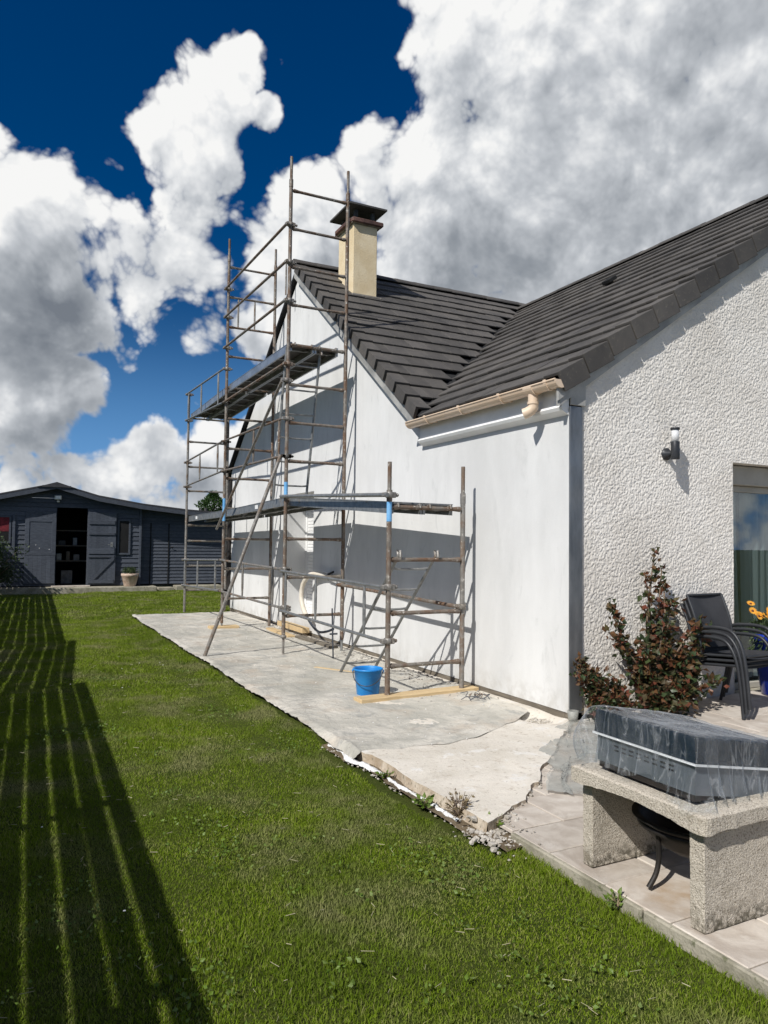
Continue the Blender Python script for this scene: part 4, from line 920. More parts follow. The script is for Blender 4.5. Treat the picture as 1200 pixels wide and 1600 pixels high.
# ring of thin sticks near the low end frame
tw=thing('dry_twigs','dry curved twigs lying on the sheet near the end of the timber board','twigs',(3.85,5.72,0))
for k in range(11):
    a=random.uniform(0,6.3); c0=V((3.80+random.uniform(-.12,.14),5.66+random.uniform(-.14,.12),.03)); r_=random.uniform(.05,.14)
    MB().path(smooth([c0,c0+V((math.cos(a)*r_*.6,math.sin(a)*r_*.6,.03)),c0+V((math.cos(a+.8)*r_*1.2,math.sin(a+.8)*r_*1.2,.006))],5),.0035,5).build('twig',M['wire'] if k%3 else M['stem'],tw)
pot_=thing('plastic_cup','small clear plant pot standing by the wall foot near the corner strip','cup',(4.10,4.72,0))
MB().lathe([(0,.0),(.034,0),(.046,.10),(.043,.10),(.032,.006),(0,.006)],18,Matrix.Translation((4.075,4.66,-.005))).build('cup_wall',M['greyfilm'],pot_)
# ================================================================ cast stone barbecue bench
bbq=thing('stone_barbecue','rough cast stone barbecue bench on the paving edge','barbecue',(2.3,2.0,0))
def rough_box(x0,x1,y0,y1,z0,z1,name,amp=.003,res=.014):
    bm=bmesh.new(); bmesh.ops.create_cube(bm,size=1)
    for q in bm.verts: q.co=V(((x0+x1)/2+q.co.x*(x1-x0),(y0+y1)/2+q.co.y*(y1-y0),(z0+z1)/2+q.co.z*(z1-z0)))
    bmesh.ops.bevel(bm,geom=bm.edges[:],offset=.004,segments=1,affect='EDGES')
    for _ in range(12):
        es=[e for e in bm.edges if e.calc_length()>res*2.2]
        if not es: break
        bmesh.ops.subdivide_edges(bm,edges=es,cuts=1,use_grid_fill=True)
    bmesh.ops.triangulate(bm,faces=[f for f in bm.faces if len(f.verts)>4]); bm.normal_update()
    for q in bm.verts:
        n=float(fbm(q.co.x*1.0+q.co.z*2.3,q.co.y+q.co.z*1.7,34,101,3))-.5; q.co+=q.normal*(amp*2*n)
    me=bpy.data.meshes.new(name)
    for q in bm.verts: q.co-=ROOT[bbq]
    bm.to_mesh(me); bm.free(); me.polygons.foreach_set('use_smooth',[False]*len(me.polygons)); me.materials.append(M['cast_stone']); return link(name,me,bbq)
rough_box(2.325,2.95,1.945,2.012,-.008,.360,'support')
rough_box(2.345,2.95,2.555,2.617,-.008,.360,'support')
# table top: a slab with an arched lower edge at the front
bm=bmesh.new(); ny_=46; nx_=30
x0,x1,y0,y1=2.285,3.0,1.905,2.625; zt=.436
def under(y,x):
    t=(y-y0)/(y1-y0); a=.362+.022*math.sin(PI*min(1,max(0,(t-.1)/.8)))**1.0
    return a if x<x0+.07 else .372
def ctr(t,lo,hi): return lo+(hi-lo)*t
ring=[]
vs=[];fs=[]
gx=[0,.012,.03,.07]+[.07+(x1-x0-.07)*i/14 for i in range(1,15)]
gy=[0,.012,.03]+[.03+(y1-y0-.06)*i/40 for i in range(1,41)]+[y1-y0-.012,y1-y0]
for s_ in (0,1):
    for i,a in enumerate(gx):
        for j,b in enumerate(gy):
            ed=min(a,b,y1-y0-b,.03)/.03; rnd=.007*(1-math.sqrt(max(0,1-(1-ed)**2)))
            x=x0+a; y=y0+b
            # rounded plan corner
            if a<.03 and b<.03: 
                dx_,dy_=.03-a,.03-b; q=max(dx_,dy_)/max(1e-6,math.hypot(dx_,dy_)); x=x0+.03-dx_*q; y=y0+.03-dy_*q
            nn=.008*(float(fbm(x,y,30,111,3))-.5)
            z=(zt-rnd+nn*.5) if s_ else (under(y,x)+rnd*.6+nn)
            vs.append((x+(0 if a>0 else nn),y+(0 if b>0 else nn),z))
k=len(gx)*len(gy); w=len(gy)
for i in range(len(gx)-1):
    for j in range(w-1):
        a=i*w+j; fs.append((k+a,k+a+w,k+a+w+1,k+a+1)); fs.append((a,a+1,a+w+1,a+w))
for j in range(w-1): fs.append((j,k+j,k+j+1,j+1)); b_=(len(gx)-1)*w; fs.append((b_+j,b_+j+1,k+b_+j+1,k+b_+j))
for i in range(len(gx)-1): a=i*w; fs.append((a,a+w,k+a+w,k+a)); c=i*w+w-1; fs.append((c,k+c,k+c+w,c+w))
MB().add(vs,fs,False).build('table_top',M['cast_stone'],bbq)
# ---- fire bowl below
fb=thing('fire_bowl','black iron fire bowl on bent legs under the stone bench','fire bowl',(2.66,2.27,0))
fc=(2.66,2.265)
pr=[(0,.095),(.10,.10),(.18,.145),(.222,.215),(.232,.238),(.262,.243),(.262,.250),(.232,.248),(.214,.218),(.172,.152),(.09,.108),(0,.104)]
MB().lathe(pr,36,Matrix.Translation((*fc,.02))).build('bowl',M['castiron'],fb)
MB().lathe([(.232,.205),(.240,.207),(.240,.225),(.232,.226)],36,Matrix.Translation((*fc,.02))).build('rim_band',M['castiron'],fb)
for a in (PI*.97,PI*.97+2.094,PI*.97+4.189):
    d=V((math.cos(a),math.sin(a),0)); c=V((*fc,0)); MB().path(smooth([c+d*.205+V((0,0,.215)),c+d*.20+V((0,0,.13)),c+d*.215+V((0,0,.06)),c+d*.255+V((0,0,.006))],5),.011,8).build('leg',M['castiron'],fb)
# ---- gas griddle
gr=thing('gas_griddle','dark gas griddle with closed lid on the stone bench','griddle',(2.32,1.98,.436))
def sl(x): return (2.335-x)*.16
def wedge(x0,x1,y0,y1,zb,zt,nm,m,ch=.0,tilt=True):
    f=sl if tilt else (lambda x:0)
    MB().add([(x0,y0,zb+f(x0)),(x1,y0,zb+f(x1)),(x1,y1,zb+f(x1)),(x0,y1,zb+f(x0)),(x0+ch,y0+ch,zt+f(x0)),(x1-ch,y0+ch,zt+f(x1)),(x1-ch,y1-ch,zt+f(x1)),(x0+ch,y1-ch,zt+f(x0))],[(3,2,1,0),(4,5,6,7),(0,1,5,4),(1,2,6,5),(2,3,7,6),(3,0,4,7)]).build(nm,m,gr)
wedge(2.335,2.86,1.99,2.53,.602,.700,'lid',M['enamel'],.006)
wedge(2.329,2.87,1.984,2.536,.592,.600,'seam_strip',M['white_pvc'])
wedge(2.345,2.85,2.0,2.52,.480,.590,'body',M['steelpanel'],0,True)
wedge(2.350,2.84,2.005,2.515,.452,.480,'drip_tray',M['castiron'],0,False)
for k in range(8):
    for r_ in range(2): MB().bbox(2.341,2.3452,2.10+k*.042,2.124+k*.042,.560-.018*r_,.566-.018*r_,.001).build('vent_slot',M['black'],gr)
for a,b in ((2.40,2.04),(2.40,2.48),(2.78,2.04),(2.78,2.48)): MB().lathe([(0,0),(.02,0),(.016,.03),(0,.03)],12,Matrix.Translation((a,b,.434))).build('foot',M['castiron'],gr)
# ---- the clear cover draped on it
nu,nv=260,34
px0,px1,py0,py1=2.326,2.88,1.978,2.545
per=[]
def rect(t,o):
    a,b=px1-px0,py1-py0; L_=2*(a+b); s=(t%1)*L_
    if s<b: x,y,nx_,ny_=px0,py1-s,-1,0
    elif s<b+a: x,y,nx_,ny_=px0+(s-b),py0,0,-1
    elif s<2*b+a: x,y,nx_,ny_=px1,py0+(s-a-b),1,0
    else: x,y,nx_,ny_=px1-(s-a-2*b),py1,0,1
    # soften the corner normals
    for cx_,cy_,ax,ay in ((px0,py0,-1,-1),(px1,py0,1,-1),(px0,py1,-1,1),(px1,py1,1,1)):
        d=math.hypot(x-cx_,y-cy_)
        if d<.05: k=(1-d/.05)*.7; nx_+=ax*k; ny_+=ay*k
    l=math.hypot(nx_,ny_); return x,y,nx_/l,ny_/l
vs=[];fs=[]
for i in range(nv):
    t=i/(nv-1)
    for j in range(nu):
        u=j/nu; x,y,nx_,ny_=rect(u,0)
        front=(x<px0+.01); left=(y>py1-.02); right=(y<py0+.02)
        if t<.25:                                    # top: from the middle ridge line to the lid edge
            q=t/.25; cx_,cy_=(px0+px1)/2,(py0+py1)/2
            X_=cx_+(x-cx_)*q; Y_=cy_+(y-cy_)*q; Z_=.706+sl(X_)+.012*(float(fbm(X_,Y_,9,121,3))-.45)*(1-.3*q)*1.6
            if Y_>2.36: Z_+=.018*math.sin((Y_-2.36)/.19*PI)*q*(1 if X_<2.7 else .4)
        else:
            q=(t-.25)/.75; bot=.475
            if front: bot=.50-.05*abs((y-2.25)/.3)+.02*math.sin(y*21)
            if right: bot=.462+.012*math.sin(x*37)
            if left: bot=.475
            z=.706+sl(x)+(bot-.706-sl(x))*q
            fold=(.013*math.sin(u*2*PI*31+2*math.sin(u*23))+.007*math.sin(u*2*PI*67+q*2))*(.15+q**1.3)
            out=.004+fold+.022*q**2.2
            if left: out+=.055*math.sin(PI*min(1,q*.95))**1.2+.02*q
            corner=min(math.hypot(x-px0,y-py0),.12)/.12
            out+=.045*(1-corner)*q**2; z-=.018*(1-corner)*q
            X_,Y_,Z_=x+nx_*out,y+ny_*out,z+.010*(float(fbm(u*40,q*3,1,123,2))-.5)
        if Z_<.4425: Z_=.4425+.004*vn(X_,Y_,60,5)
        vs.append((X_,Y_,float(Z_)))
for i in range(nv-1):
    for j in range(nu): a=i*nu+j; b=i*nu+(j+1)%nu; fs.append((a,b,b+nu,a+nu))
o=npmesh('plastic_cover',vs,fs,M['film'],smooth=True); tag(o,'crumpled clear plastic cover draped over the gas griddle','plastic cover')
# ================================================================ stacked chairs
def chair_parts(t):
    w=.25
    for s in (-1,1):
        x=s*w
        MB().path(smooth([(x*1.06,.285,.0),(x*1.06,.255,.30),(x*1.06,.215,.50),(x*1.05,.13,.625),(x*1.03,.0,.655),(x,-.17,.645),(x,-.235,.625)],5),.0155,8,flat=1.25).build('armrest',M['anthracite'],t,local=True)
        MB().path(smooth([(x*.98,-.285,.0),(x*.98,-.235,.22),(x*.98,-.20,.42),(x*.98,-.215,.56),(x*.98,-.26,.74),(x*.98,-.335,.92)],5),.0145,8,flat=1.2).build('back_leg',M['anthracite'],t,local=True)
        MB().path([(x*.97,-.20,.40),(x*.97,.245,.435)],.013,8).build('seat_rail',M['anthracite'],t,local=True)
    for yy,zz in ((.245,.435),(-.20,.40)): MB().path([(-w,yy,zz),(w,yy,zz)],.0125,8).build('cross_tube',M['anthracite'],t,local=True)
    MB().path([(-w*.98,-.335,.92),(w*.98,-.335,.92)],.012,8).build('top_rail',M['anthracite'],t,local=True)
    def cloth(prof,nm):
        vs=[];fs=[];n=10
        for side in (0,1):
            for (y,z) in prof:
                for j in range(n+1):
                    q=-1+2*j/n; vs.append((q*w*.96,y-.012*(1-q*q)*0,z-.018*(1-q*q)*(1 if nm=='seat' else 0)-side*.004-(0 if nm=='seat' else 0)))
                    if nm=='backrest': vs[-1]=(q*w*.96,y-.022*(1-q*q)-side*.004,z)
        m=len(prof); k=m*(n+1)
        for side in (0,1):
            for i in range(m-1):
                for j in range(n): a=side*k+i*(n+1)+j; fs.append((a,a+1,a+n+2,a+n+1))
        MB().add(vs,fs,True).build(nm,M['textilene'],t,local=True,fix=False)
    cloth([(.255,.425),(.24,.448),(.1,.44),(-.1,.425),(-.19,.415)],'seat')
    cloth([(-.195,.45),(-.212,.56),(-.225,.62),(-.256,.74),(-.296,.84),(-.335,.925)],'backrest')
CH=(5.53,4.33,pz(5.55)+.002); chl=['bottom dark mesh armchair of the stack by the window','middle dark mesh armchair of the stack by the window','topmost dark mesh armchair of the stack, its backrest fully in view']
c0=thing('garden_chair',chl[0],'chair',CH,'stacked garden chairs'); chair_parts(c0); CRZ=math.radians(180+4); c0.scale=(.95,.95,.945); c0.rotation_euler=(0,0,CRZ)
for k in (1,2): dup(c0,(CH[0],CH[1]-.030*k,CH[2]+.042*k),CRZ,chl[k])
# ================================================================ planter with gazanias
pt=thing('flower_pot','tall cobalt blue glazed pot with orange flowers by the window','flower pot',(6.38,4.47,pz(6.38)))
Pm=Matrix.Translation((6.38,4.47,pz(6.38)))
MB().lathe([(0,0),(.16,0),(.17,.012),(.245,.50),(.262,.505),(.264,.56),(.235,.562),(.22,.50),(0,.49)],40,Pm).build('pot',M['blue_glaze'],pt)
MB().lathe([(0,.545),(.225,.545)],30,Pm).build('potting_soil',M['soil'],pt)
def leafcloud(name,mt,par,pts,size,elong=1.6,curl=.3,off=None,droop=0,stuff=True):
    """many small pointed leaves, each of four triangles folded along the midrib"""
    vs=[];fs=[]
    for (p,nrm) in pts:
        s=size*random.uniform(.6,1.25); d=V(nrm)+V((random.gauss(0,.5),random.gauss(0,.5),random.gauss(0,.5)-droop)); d.normalize()
        sd=d.orthogonal().normalized(); sd=(Matrix.Rotation(random.uniform(0,6.3),3,d)@sd); up=d.cross(sd)
        p=V(p); L_=s*elong; b=len(vs); cu=curl*random.uniform(.3,1.3)*s
        vs+=[p,p+d*L_*.4+sd*s*.5+up*cu*.6,p+d*L_*.45+up*0,p+d*L_*.4-sd*s*.5+up*cu*.6,p+d*L_-up*cu*.8]
        fs+=[(b,b+1,b+2),(b,b+2,b+3),(b+1,b+4,b+2),(b+2,b+4,b+3)]
    o_=ROOT.get(par,V((0,0,0))) if par else V((0,0,0))
    o=npmesh(name,[(v.x-o_.x,v.y-o_.y,v.z-o_.z) for v in vs],fs,mt,par); 
    if stuff: kind(o,'stuff')
    return o
pts=[]
for _ in range(1400):
    a=random.uniform(0,6.3); r_=.27*math.sqrt(random.random()); h=.55+.20*random.random()*(1-(r_/.3)**2)
    d=V((math.cos(a)*.5,math.sin(a)*.5,.7)); pts.append(((6.38+r_*math.cos(a),4.47+r_*math.sin(a),pz(6.38)+h),d))
for _ in range(260):
    a=random.uniform(PI*.75,PI*1.75); pts.append(((6.38+.25*math.cos(a),4.47+.25*math.sin(a),pz(6.38)+.56-random.random()*.16),V((math.cos(a),math.sin(a),-.9))))
leafcloud('foliage',M['bush'],pt,pts,.016,3.6,.2)
fl_me=MB()
for k in range(13):
    a=2*PI*k/13; d=V((math.cos(a),math.sin(a),.25)).normalized(); s=V((-math.sin(a),math.cos(a),0)); fl_me.add([V((0,0,0)),d*.02+s*.007,d*.036+s*.005,d*.040,d*.036-s*.005,d*.02-s*.007],[(0,1,2,3,4,5)])
fl_me=fl_me.mesh('flower',fix=False); fl_me.materials.append(M['orange'])
ey=MB().lathe([(.013,.004),(.009,.009),(0,.011)],10).mesh('flower_eye'); ey.materials.append(M['flower_eye'])
for k in range(26):
    a=random.uniform(PI*.6,PI*1.95); r_=.29*math.sqrt(random.random()); p=V((6.38+r_*math.cos(a),4.47+r_*math.sin(a),pz(6.38)+.68+.15*random.random()-.3*(r_)**1.3*random.random()))
    fo=link('flower',fl_me,pt); fo.location=p-ROOT[pt]; fo.rotation_euler=(random.uniform(.5,1.2),random.uniform(-.3,.3),random.uniform(-.9,.5))
    e=link('flower_eye',ey,fo)
# ================================================================ rose bushes against the gable
def bush(lab,base,stems,leaf,size,seed,cat='rose bush'):
    random.seed(seed); t=thing('rose_bush',lab,cat,base,'rose bushes at the house corner'); sb=MB(); pts=[]
    for tip,ctrl,den,sp in stems:
        b=V(base)+V((random.uniform(-.05,.05),random.uniform(-.04,.04),0)); c=smooth([b,V(ctrl),V(tip)],10); n=len(c)
        sb.path(c,0,6,True,[.011*(1-.75*i/n)+.0025 for i in range(n)])
        for i,p in enumerate(c):
            f=i/(n-1)
            if f<.12: continue
            for _ in range(int(den*(.5+1.0*math.sin(PI*min(1,f*.95+.05))))):
                r_=sp*(1.05-.75*f)*abs(random.gauss(0,.6)); a=random.uniform(0,6.3); q=p+V((math.cos(a)*r_,math.sin(a)*r_*.75,random.gauss(0,.5)*r_))
                if q.y>YG-.02: q.y=YG-.02-random.random()*.05
                if q.z<.01: continue
                if random.random()<.25: sb.path([p,q],.0022,4,False)
                for _ in range(random.randint(1,3)): pts.append((q+V((random.gauss(0,.018),random.gauss(0,.018),random.gauss(0,.018))),V((q-p).normalized()*.6+V((0,-.3,.15)))))
    sb.build('stems',M['stem'],t); leafcloud('foliage',leaf,t,pts,size,1.45,.3,droop=.15); random.seed(99); return t
rb_=[((4.90,4.58,1.40),(4.80,4.58,.7),4,.085),((4.80,4.60,1.20),(4.86,4.56,.6),4,.12),((4.98,4.58,1.24),(4.90,4.56,.7),3,.08),((5.02,4.52,.98),(4.9,4.5,.45),5,.14),((4.38,4.58,.96),(4.60,4.55,.46),6,.085),((4.36,4.56,.72),(4.66,4.5,.40),5,.09),
     ((5.42,4.46,.66),(5.05,4.45,.42),7,.13),((5.30,4.45,.80),(4.98,4.45,.5),5,.12),((5.40,4.36,.30),(5.0,4.4,.2),7,.17),((4.66,4.45,.62),(4.74,4.48,.35),8,.16),((5.08,4.45,.50),(4.92,4.45,.28),8,.20),((4.66,4.42,.26),(4.76,4.45,.15),9,.19),((5.02,4.40,.24),(4.9,4.4,.15),9,.22),((5.20,4.42,.40),(5.0,4.42,.25),8,.18),((4.88,4.48,.75),(4.84,4.50,.4),6,.18),((4.98,4.56,1.10),(4.95,4.52,.7),3,.09)]
bush('tall rose bush with red and green leaves climbing the textured gable',(4.82,4.55,.02),rb_,M['rose_leaf'],.043,5)
rs_=[((4.08,4.60,.52),(4.22,4.55,.25),7,.09),((4.05,4.58,.44),(4.2,4.55,.2),7,.12),((4.22,4.56,.42),(4.3,4.52,.2),8,.13),((4.40,4.50,.34),(4.36,4.5,.17),7,.12),((4.16,4.50,.22),(4.25,4.5,.12),6,.12),((4.48,4.48,.22),(4.4,4.48,.1),6,.1)]
bush('small low rose bush with reddish leaves in front of the zinc corner strip',(4.33,4.50,.01),rs_,M['rose_leaf'],.036,8)
# ================================================================ shed
SY_=22.5
shd=thing('garden_shed','dark blue grey wooden shed with open double door at the end of the lawn','shed',(1.5,SY_,0))
rl=[(-3.2,1.90),(-.275,2.625),(1.11,2.97),(2.2,2.665),(3.4,2.475),(4.7,2.345),(7.5,2.20)]
def rz_(x): return float(np.interp(x,[p[0] for p in rl],[p[1] for p in rl]))
OV=.30
def strip(nm,m,zo0,zo1,y0,y1,par=shd):
    b=MB()
    for i in range(len(rl)-1):
        (xa,za),(xb,zb)=rl[i],rl[i+1]
        b.add([(xa,y0,za+zo0),(xb,y0,zb+zo0),(xb,y1,zb+zo0),(xa,y1,za+zo0),(xa,y0,za+zo1),(xb,y0,zb+zo1),(xb,y1,zb+zo1),(xa,y1,za+zo1)],[(3,2,1,0),(4,5,6,7),(0,1,5,4),(1,2,6,5),(2,3,7,6),(3,0,4,7)])
    return b.build(nm,m,par)
strip('roof',M['felt'],-.03,.012,SY_-OV-.02,SY_+5)
strip('bargeboard',M['shed'],-.155,-.032,SY_-OV-.015,SY_-OV+.012)
MB().bbox(.75,1.47,SY_-OV-.05,SY_-OV-.017,2.85,2.90,.004).add([(.62,SY_-OV-.045,2.845),(1.11,SY_-OV-.045,3.0),(1.60,SY_-OV-.045,2.845),(1.11,SY_-OV-.045,2.90),(.62,SY_-OV+.2,2.845),(1.11,SY_-OV+.2,3.0),(1.60,SY_-OV+.2,2.845),(1.11,SY_-OV+.2,2.9)],[(0,1,3),(1,2,3),(0,4,5,1),(1,5,6,2)]).build('ridge_capping',M['felt'],shd)
# weatherboards: every plank its own
DX0,DX1=1.15,1.95
def boards(x0,x1,y,z0,z1,gap,st=.128,clip=True,nm='weatherboard'):
    z=z0
    while z<z1:
        top=min(z+st,z1)
        xa,xb=x0,x1
        if clip:
            xs_=[x0+(x1-x0)*i/60 for i in range(61)]; ok=[x for x in xs_ if rz_(x)-.03>z+st*.6]
            if not ok: break
            xa,xb=ok[0],ok[-1]
        segs=[(xa,xb)]
        if gap and z+st*.5<gap[2]: segs=[s for s in ((xa,min(xb,gap[0])),(max(xa,gap[1]),xb)) if s[1]-s[0]>.05]
        for a,b in segs:
            MB().add([(a,y-.006,z+st),(b,y-.006,z+st),(b,y-.026,z+.004),(a,y-.026,z+.004),(a,y+.006,z+st),(b,y+.006,z+st),(b,y+.006,z+.004),(a,y+.006,z+.004)],[(0,1,2,3),(7,6,5,4),(0,4,5,1),(3,2,6,7),(0,3,7,4),(1,5,6,2)]).build(nm,M['shed'],shd)
        z+=st
boards(-3.0,3.42,SY_,.13,2.95,(DX0,DX1,2.28))
boards(3.42,7.2,SY_+.16,.14,2.4,None,.098)
MB().box(3.40,3.42,SY_,SY_+.3,.1,2.45).build('side_wall',M['shed'],shd)
MB().bbox(3.36,3.425,SY_-.05,SY_-.024,.13,2.42,.004).build('corner_post',M['shed'],shd)
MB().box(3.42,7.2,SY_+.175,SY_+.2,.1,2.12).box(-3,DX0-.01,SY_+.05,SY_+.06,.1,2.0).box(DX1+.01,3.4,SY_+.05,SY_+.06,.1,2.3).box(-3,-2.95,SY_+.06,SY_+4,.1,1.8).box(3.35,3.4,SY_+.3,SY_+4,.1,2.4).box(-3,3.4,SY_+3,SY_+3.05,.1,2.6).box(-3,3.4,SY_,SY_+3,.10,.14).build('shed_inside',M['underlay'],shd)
# interior shelves and stored things
for z in (.78,1.22,1.66):
    MB().bbox(DX0-.3,DX1+.3,SY_+.75,SY_+1.1,z,z+.035,.003).build('shelf',M['oldwood'],shd)
for (x,z,w,h,m) in ((1.28,.815,.14,.2,'galv'),(1.52,.815,.10,.26,'oldwood'),(1.75,.815,.16,.17,'mortar'),(1.35,1.255,.2,.14,'anthracite'),(1.7,1.255,.12,.22,'galv'),(1.5,.14,.30,.38,'mortar')):
    MB().bbox(x-w/2,x+w/2,SY_+.85,SY_+1.0,z,z+h,.01).build('stored_box',M[m],shd)
# left leaf (closed)
def leaf_door(x0,x1,y,z0,z1,nm):
    n=7; d=MB().box(x0,x1,y-.012,y-.004,z0,z1).build(nm,M['shed'],shd)
    return d
ld=leaf_door(.36,1.14,SY_-.03,.19,2.20,'closed_door')
for k in range(7): a=.365+k*.110; MB().bbox(a,a+.107,SY_-.056,SY_-.043,.20,.98,.003).build('board',M['shed'],ld); MB().bbox(a,a+.107,SY_-.056,SY_-.043,2.02,2.19,.003).build('board',M['shed'],ld)
for a in ((.36,.47,.98,2.02),(1.03,1.14,.98,2.02),(.47,1.03,.98,1.07),(.47,1.03,1.90,2.02)): MB().bbox(a[0],a[1],SY_-.062,SY_-.043,a[2],a[3],.004).build('door_rail',M['shed'],ld)
MB().box(.47,1.03,SY_-.05,SY_-.042,1.07,1.90).build('door_panel',M['shed'],ld)
for (x,z) in ((.63,1.25),(.72,1.16),(.97,1.13)): MB().bbox(x,x+.018,SY_-.053,SY_-.049,z,z+.02,.001).build('paint_chip',M['sticker'],ld)
# right leaf, opened flat against the wall
od=leaf_door(1.96,2.72,SY_-.075,.16,2.21,'open_door')
for k in range(7): a=1.965+k*.1075; MB().bbox(a,a+.1045,SY_-.103,SY_-.088,.165,2.205,.003).build('board',M['shed'],od)
for z0,z1 in ((1.86,1.98),(1.56,1.63),(1.02,1.17),(.92,.98),(.19,.29)): MB().bbox(1.985,2.68,SY_-.128,SY_-.104,z0,z1,.004).build('ledge',M['shed'],od)
MB().prism([(2.06,.29),(2.15,.29),(2.68,.86),(2.68,.92),(2.60,.92)],(SY_-.127,SY_-.105),'y').build('brace',M['shed'],od)
MB().path([(2.60,SY_-.13,1.29),(2.60,SY_-.165,1.29),(2.49,SY_-.165,1.285)],.010,8).build('door_handle',M['galv'],od)
MB().bbox(2.57,2.64,SY_-.107,SY_-.103,1.22,1.36,.002).build('handle_plate',M['galv'],od)
# windows
def swin(x0,x1,z0,z1,nm='window'):
    b=MB()
    for a in ((x0,x0+.05,z0,z1),(x1-.05,x1,z0,z1),(x0+.05,x1-.05,z0,z0+.05),(x0+.05,x1-.05,z1-.05,z1)): b.bbox(a[0],a[1],SY_-.055,SY_-.027,a[2],a[3],.003)
    f=b.build(nm,M['shed'],shd); MB().box(x0+.05,x1-.05,SY_-.036,SY_-.030,z0+.05,z1-.05).build('pane',M['black'],f)
swin(2.76,3.12,1.0,2.02); swin(-.55,.02,1.3,2.05)
MB().bbox(-.50,-.03,SY_-.0385,SY_-.0365,1.62,2.0,.0005).build('red_blind',M['red_cloth'],shd)
MB().bbox(.05,.12,SY_-.06,SY_-.027,.9,2.1,.003).build('shutter_edge',M['shed'],shd)
# annex door outline
for x in (3.70,4.22,5.9): MB().bbox(x,x+.028,SY_+.118,SY_+.134,.15,1.93,.002).build('door_edge',M['black'],shd)
MB().path([(4.30,SY_+.13,1.24),(4.30,SY_+.09,1.24),(4.37,SY_+.09,1.23)],.009,6).build('door_handle',M['castiron'],shd)
# security light
sl_=thing('security_light','pale security lamp under the shed ridge','security light',(1.15,SY_-.05,2.45))
MB().bbox(1.07,1.25,SY_-.17,SY_-.06,2.52,2.64,.012).build('lamp_housing',M['lamp_body'],sl_); MB().bbox(1.09,1.23,SY_-.176,SY_-.171,2.54,2.62,.003).build('lamp_lens',M['sticker'],sl_)
MB().lathe([(0,0),(.03,.005),(.042,.03),(.03,.06),(0,.06)],12,Matrix.Translation((1.17,SY_-.12,2.44))).build('sensor',M['lamp_body'],sl_); MB().bbox(1.14,1.18,SY_-.062,SY_-.024,2.5,2.58,.004).build('wall_plate',M['lamp_body'],sl_)
# step and footing stones
st_=MB().bbox(-3.5,3.81,21.93,SY_+.02,-.14,.105,.015).build('concrete_step',M['kerb']); tag(st_,'long low mossy concrete step in front of the shed','step')
for x0,x1,h,lab in ((3.9,4.35,.05,'flat stone at the foot of the shed, just right of the concrete step'),(4.4,5.75,.10,'long pale footing stone below the slatted shed wall')):
    o=MB().bbox(x0,x1,22.22,SY_+.2,-.12,h,.015).build('footing_stone',M['kerb']); tag(o,lab,'stone')
MB_=MB().bbox(1.05,2.05,SY_-.22,SY_+.02,.106,.135,.006).build('threshold',M['paver'],shd)
# plant pot before the shed
tp=thing('plant_pot','round terracotta pot with a spiky green plant on the shed step','plant pot',(3.10,22.22,.105))
MB().lathe([(0,0),(.15,0),(.165,.02),(.225,.28),(.24,.29),(.245,.36),(.225,.365),(.205,.30),(0,.29)],28,Matrix.Translation((3.10,22.22,.105))).build('pot',M['terracotta'],tp)
pts=[((3.10+random.gauss(0,.09),22.22+random.gauss(0,.09),.46+random.random()*.12),V((random.gauss(0,.5),random.gauss(0,.5),1))) for _ in range(420)]
leafcloud('foliage',M['bush'],tp,pts,.022,4.5,.2)
# bush at the left of the shed
bu=thing('garden_shrub','leafy green shrub in front of the shed at the far left','shrub',(-.45,21.2,LZ))
pts=[]; sb=MB()
for k in range(70):
    c=V((-.45+random.gauss(0,.28),21.2+random.gauss(0,.3),.35+abs(random.gauss(.5,.4)))); c.z=min(c.z,1.25)
    sb.path([V((-.45,21.2,-.06)),V((-.45+(c.x+.45)*.4,21.2+(c.y-21.2)*.4,c.z*.6)),c],0,5,False,[.02,.012,.004])
    for _ in range(70): pts.append((c+V((random.gauss(0,.12),random.gauss(0,.12),random.gauss(0,.11))),V((random.gauss(0,.6),random.gauss(0,.6)-.3,.5))))
sb.build('stems',M['stem'],bu); leafcloud('foliage',M['bush'],bu,pts,.04,1.8,.3)
# conifer behind the shed
cf=thing('conifer_tree','bushy green conifer rising behind the shed roof','tree',(7.35,30,LZ))
MB().path([(7.35,30,-.1),(7.35,30,1.6),(7.37,30,3.1)],0,8,True,[.12,.08,.02]).build('trunk',M['stem'],cf)
pts=[]
for _ in range(9000):
    z=.3+3.1*random.random(); R_=.62*(1-.30*abs((z-1.6)/1.8)**2.2)*(1.0+.16*math.sin(z*9+random.random()))
    if z>2.9: R_*=max(.25,(3.55-z)/.65)
    a=random.uniform(0,6.3); r_=R_*math.sqrt(random.uniform(.25,1)); wob=1+.15*math.sin(a*5+z*4)
    pts.append(((7.35+r_*wob*math.cos(a),30+r_*wob*math.sin(a),z),V((math.cos(a)*.5,math.sin(a)*.5,.9))))
leafcloud('crown',M['conifer'],cf,pts,.045,2.6,.2)
for x,lab in ((6.35,'grey vent pipe left of the conifer, rising behind the shed roof'),):
    o=MB().tube((x,27,1.8),(x,27,2.62),.06,10).tube((x-.18,27,1.8),(x-.18,27,2.58),.05,10).build('vent_pipe',M['slab_dark']); tag(o,lab,'pipe')
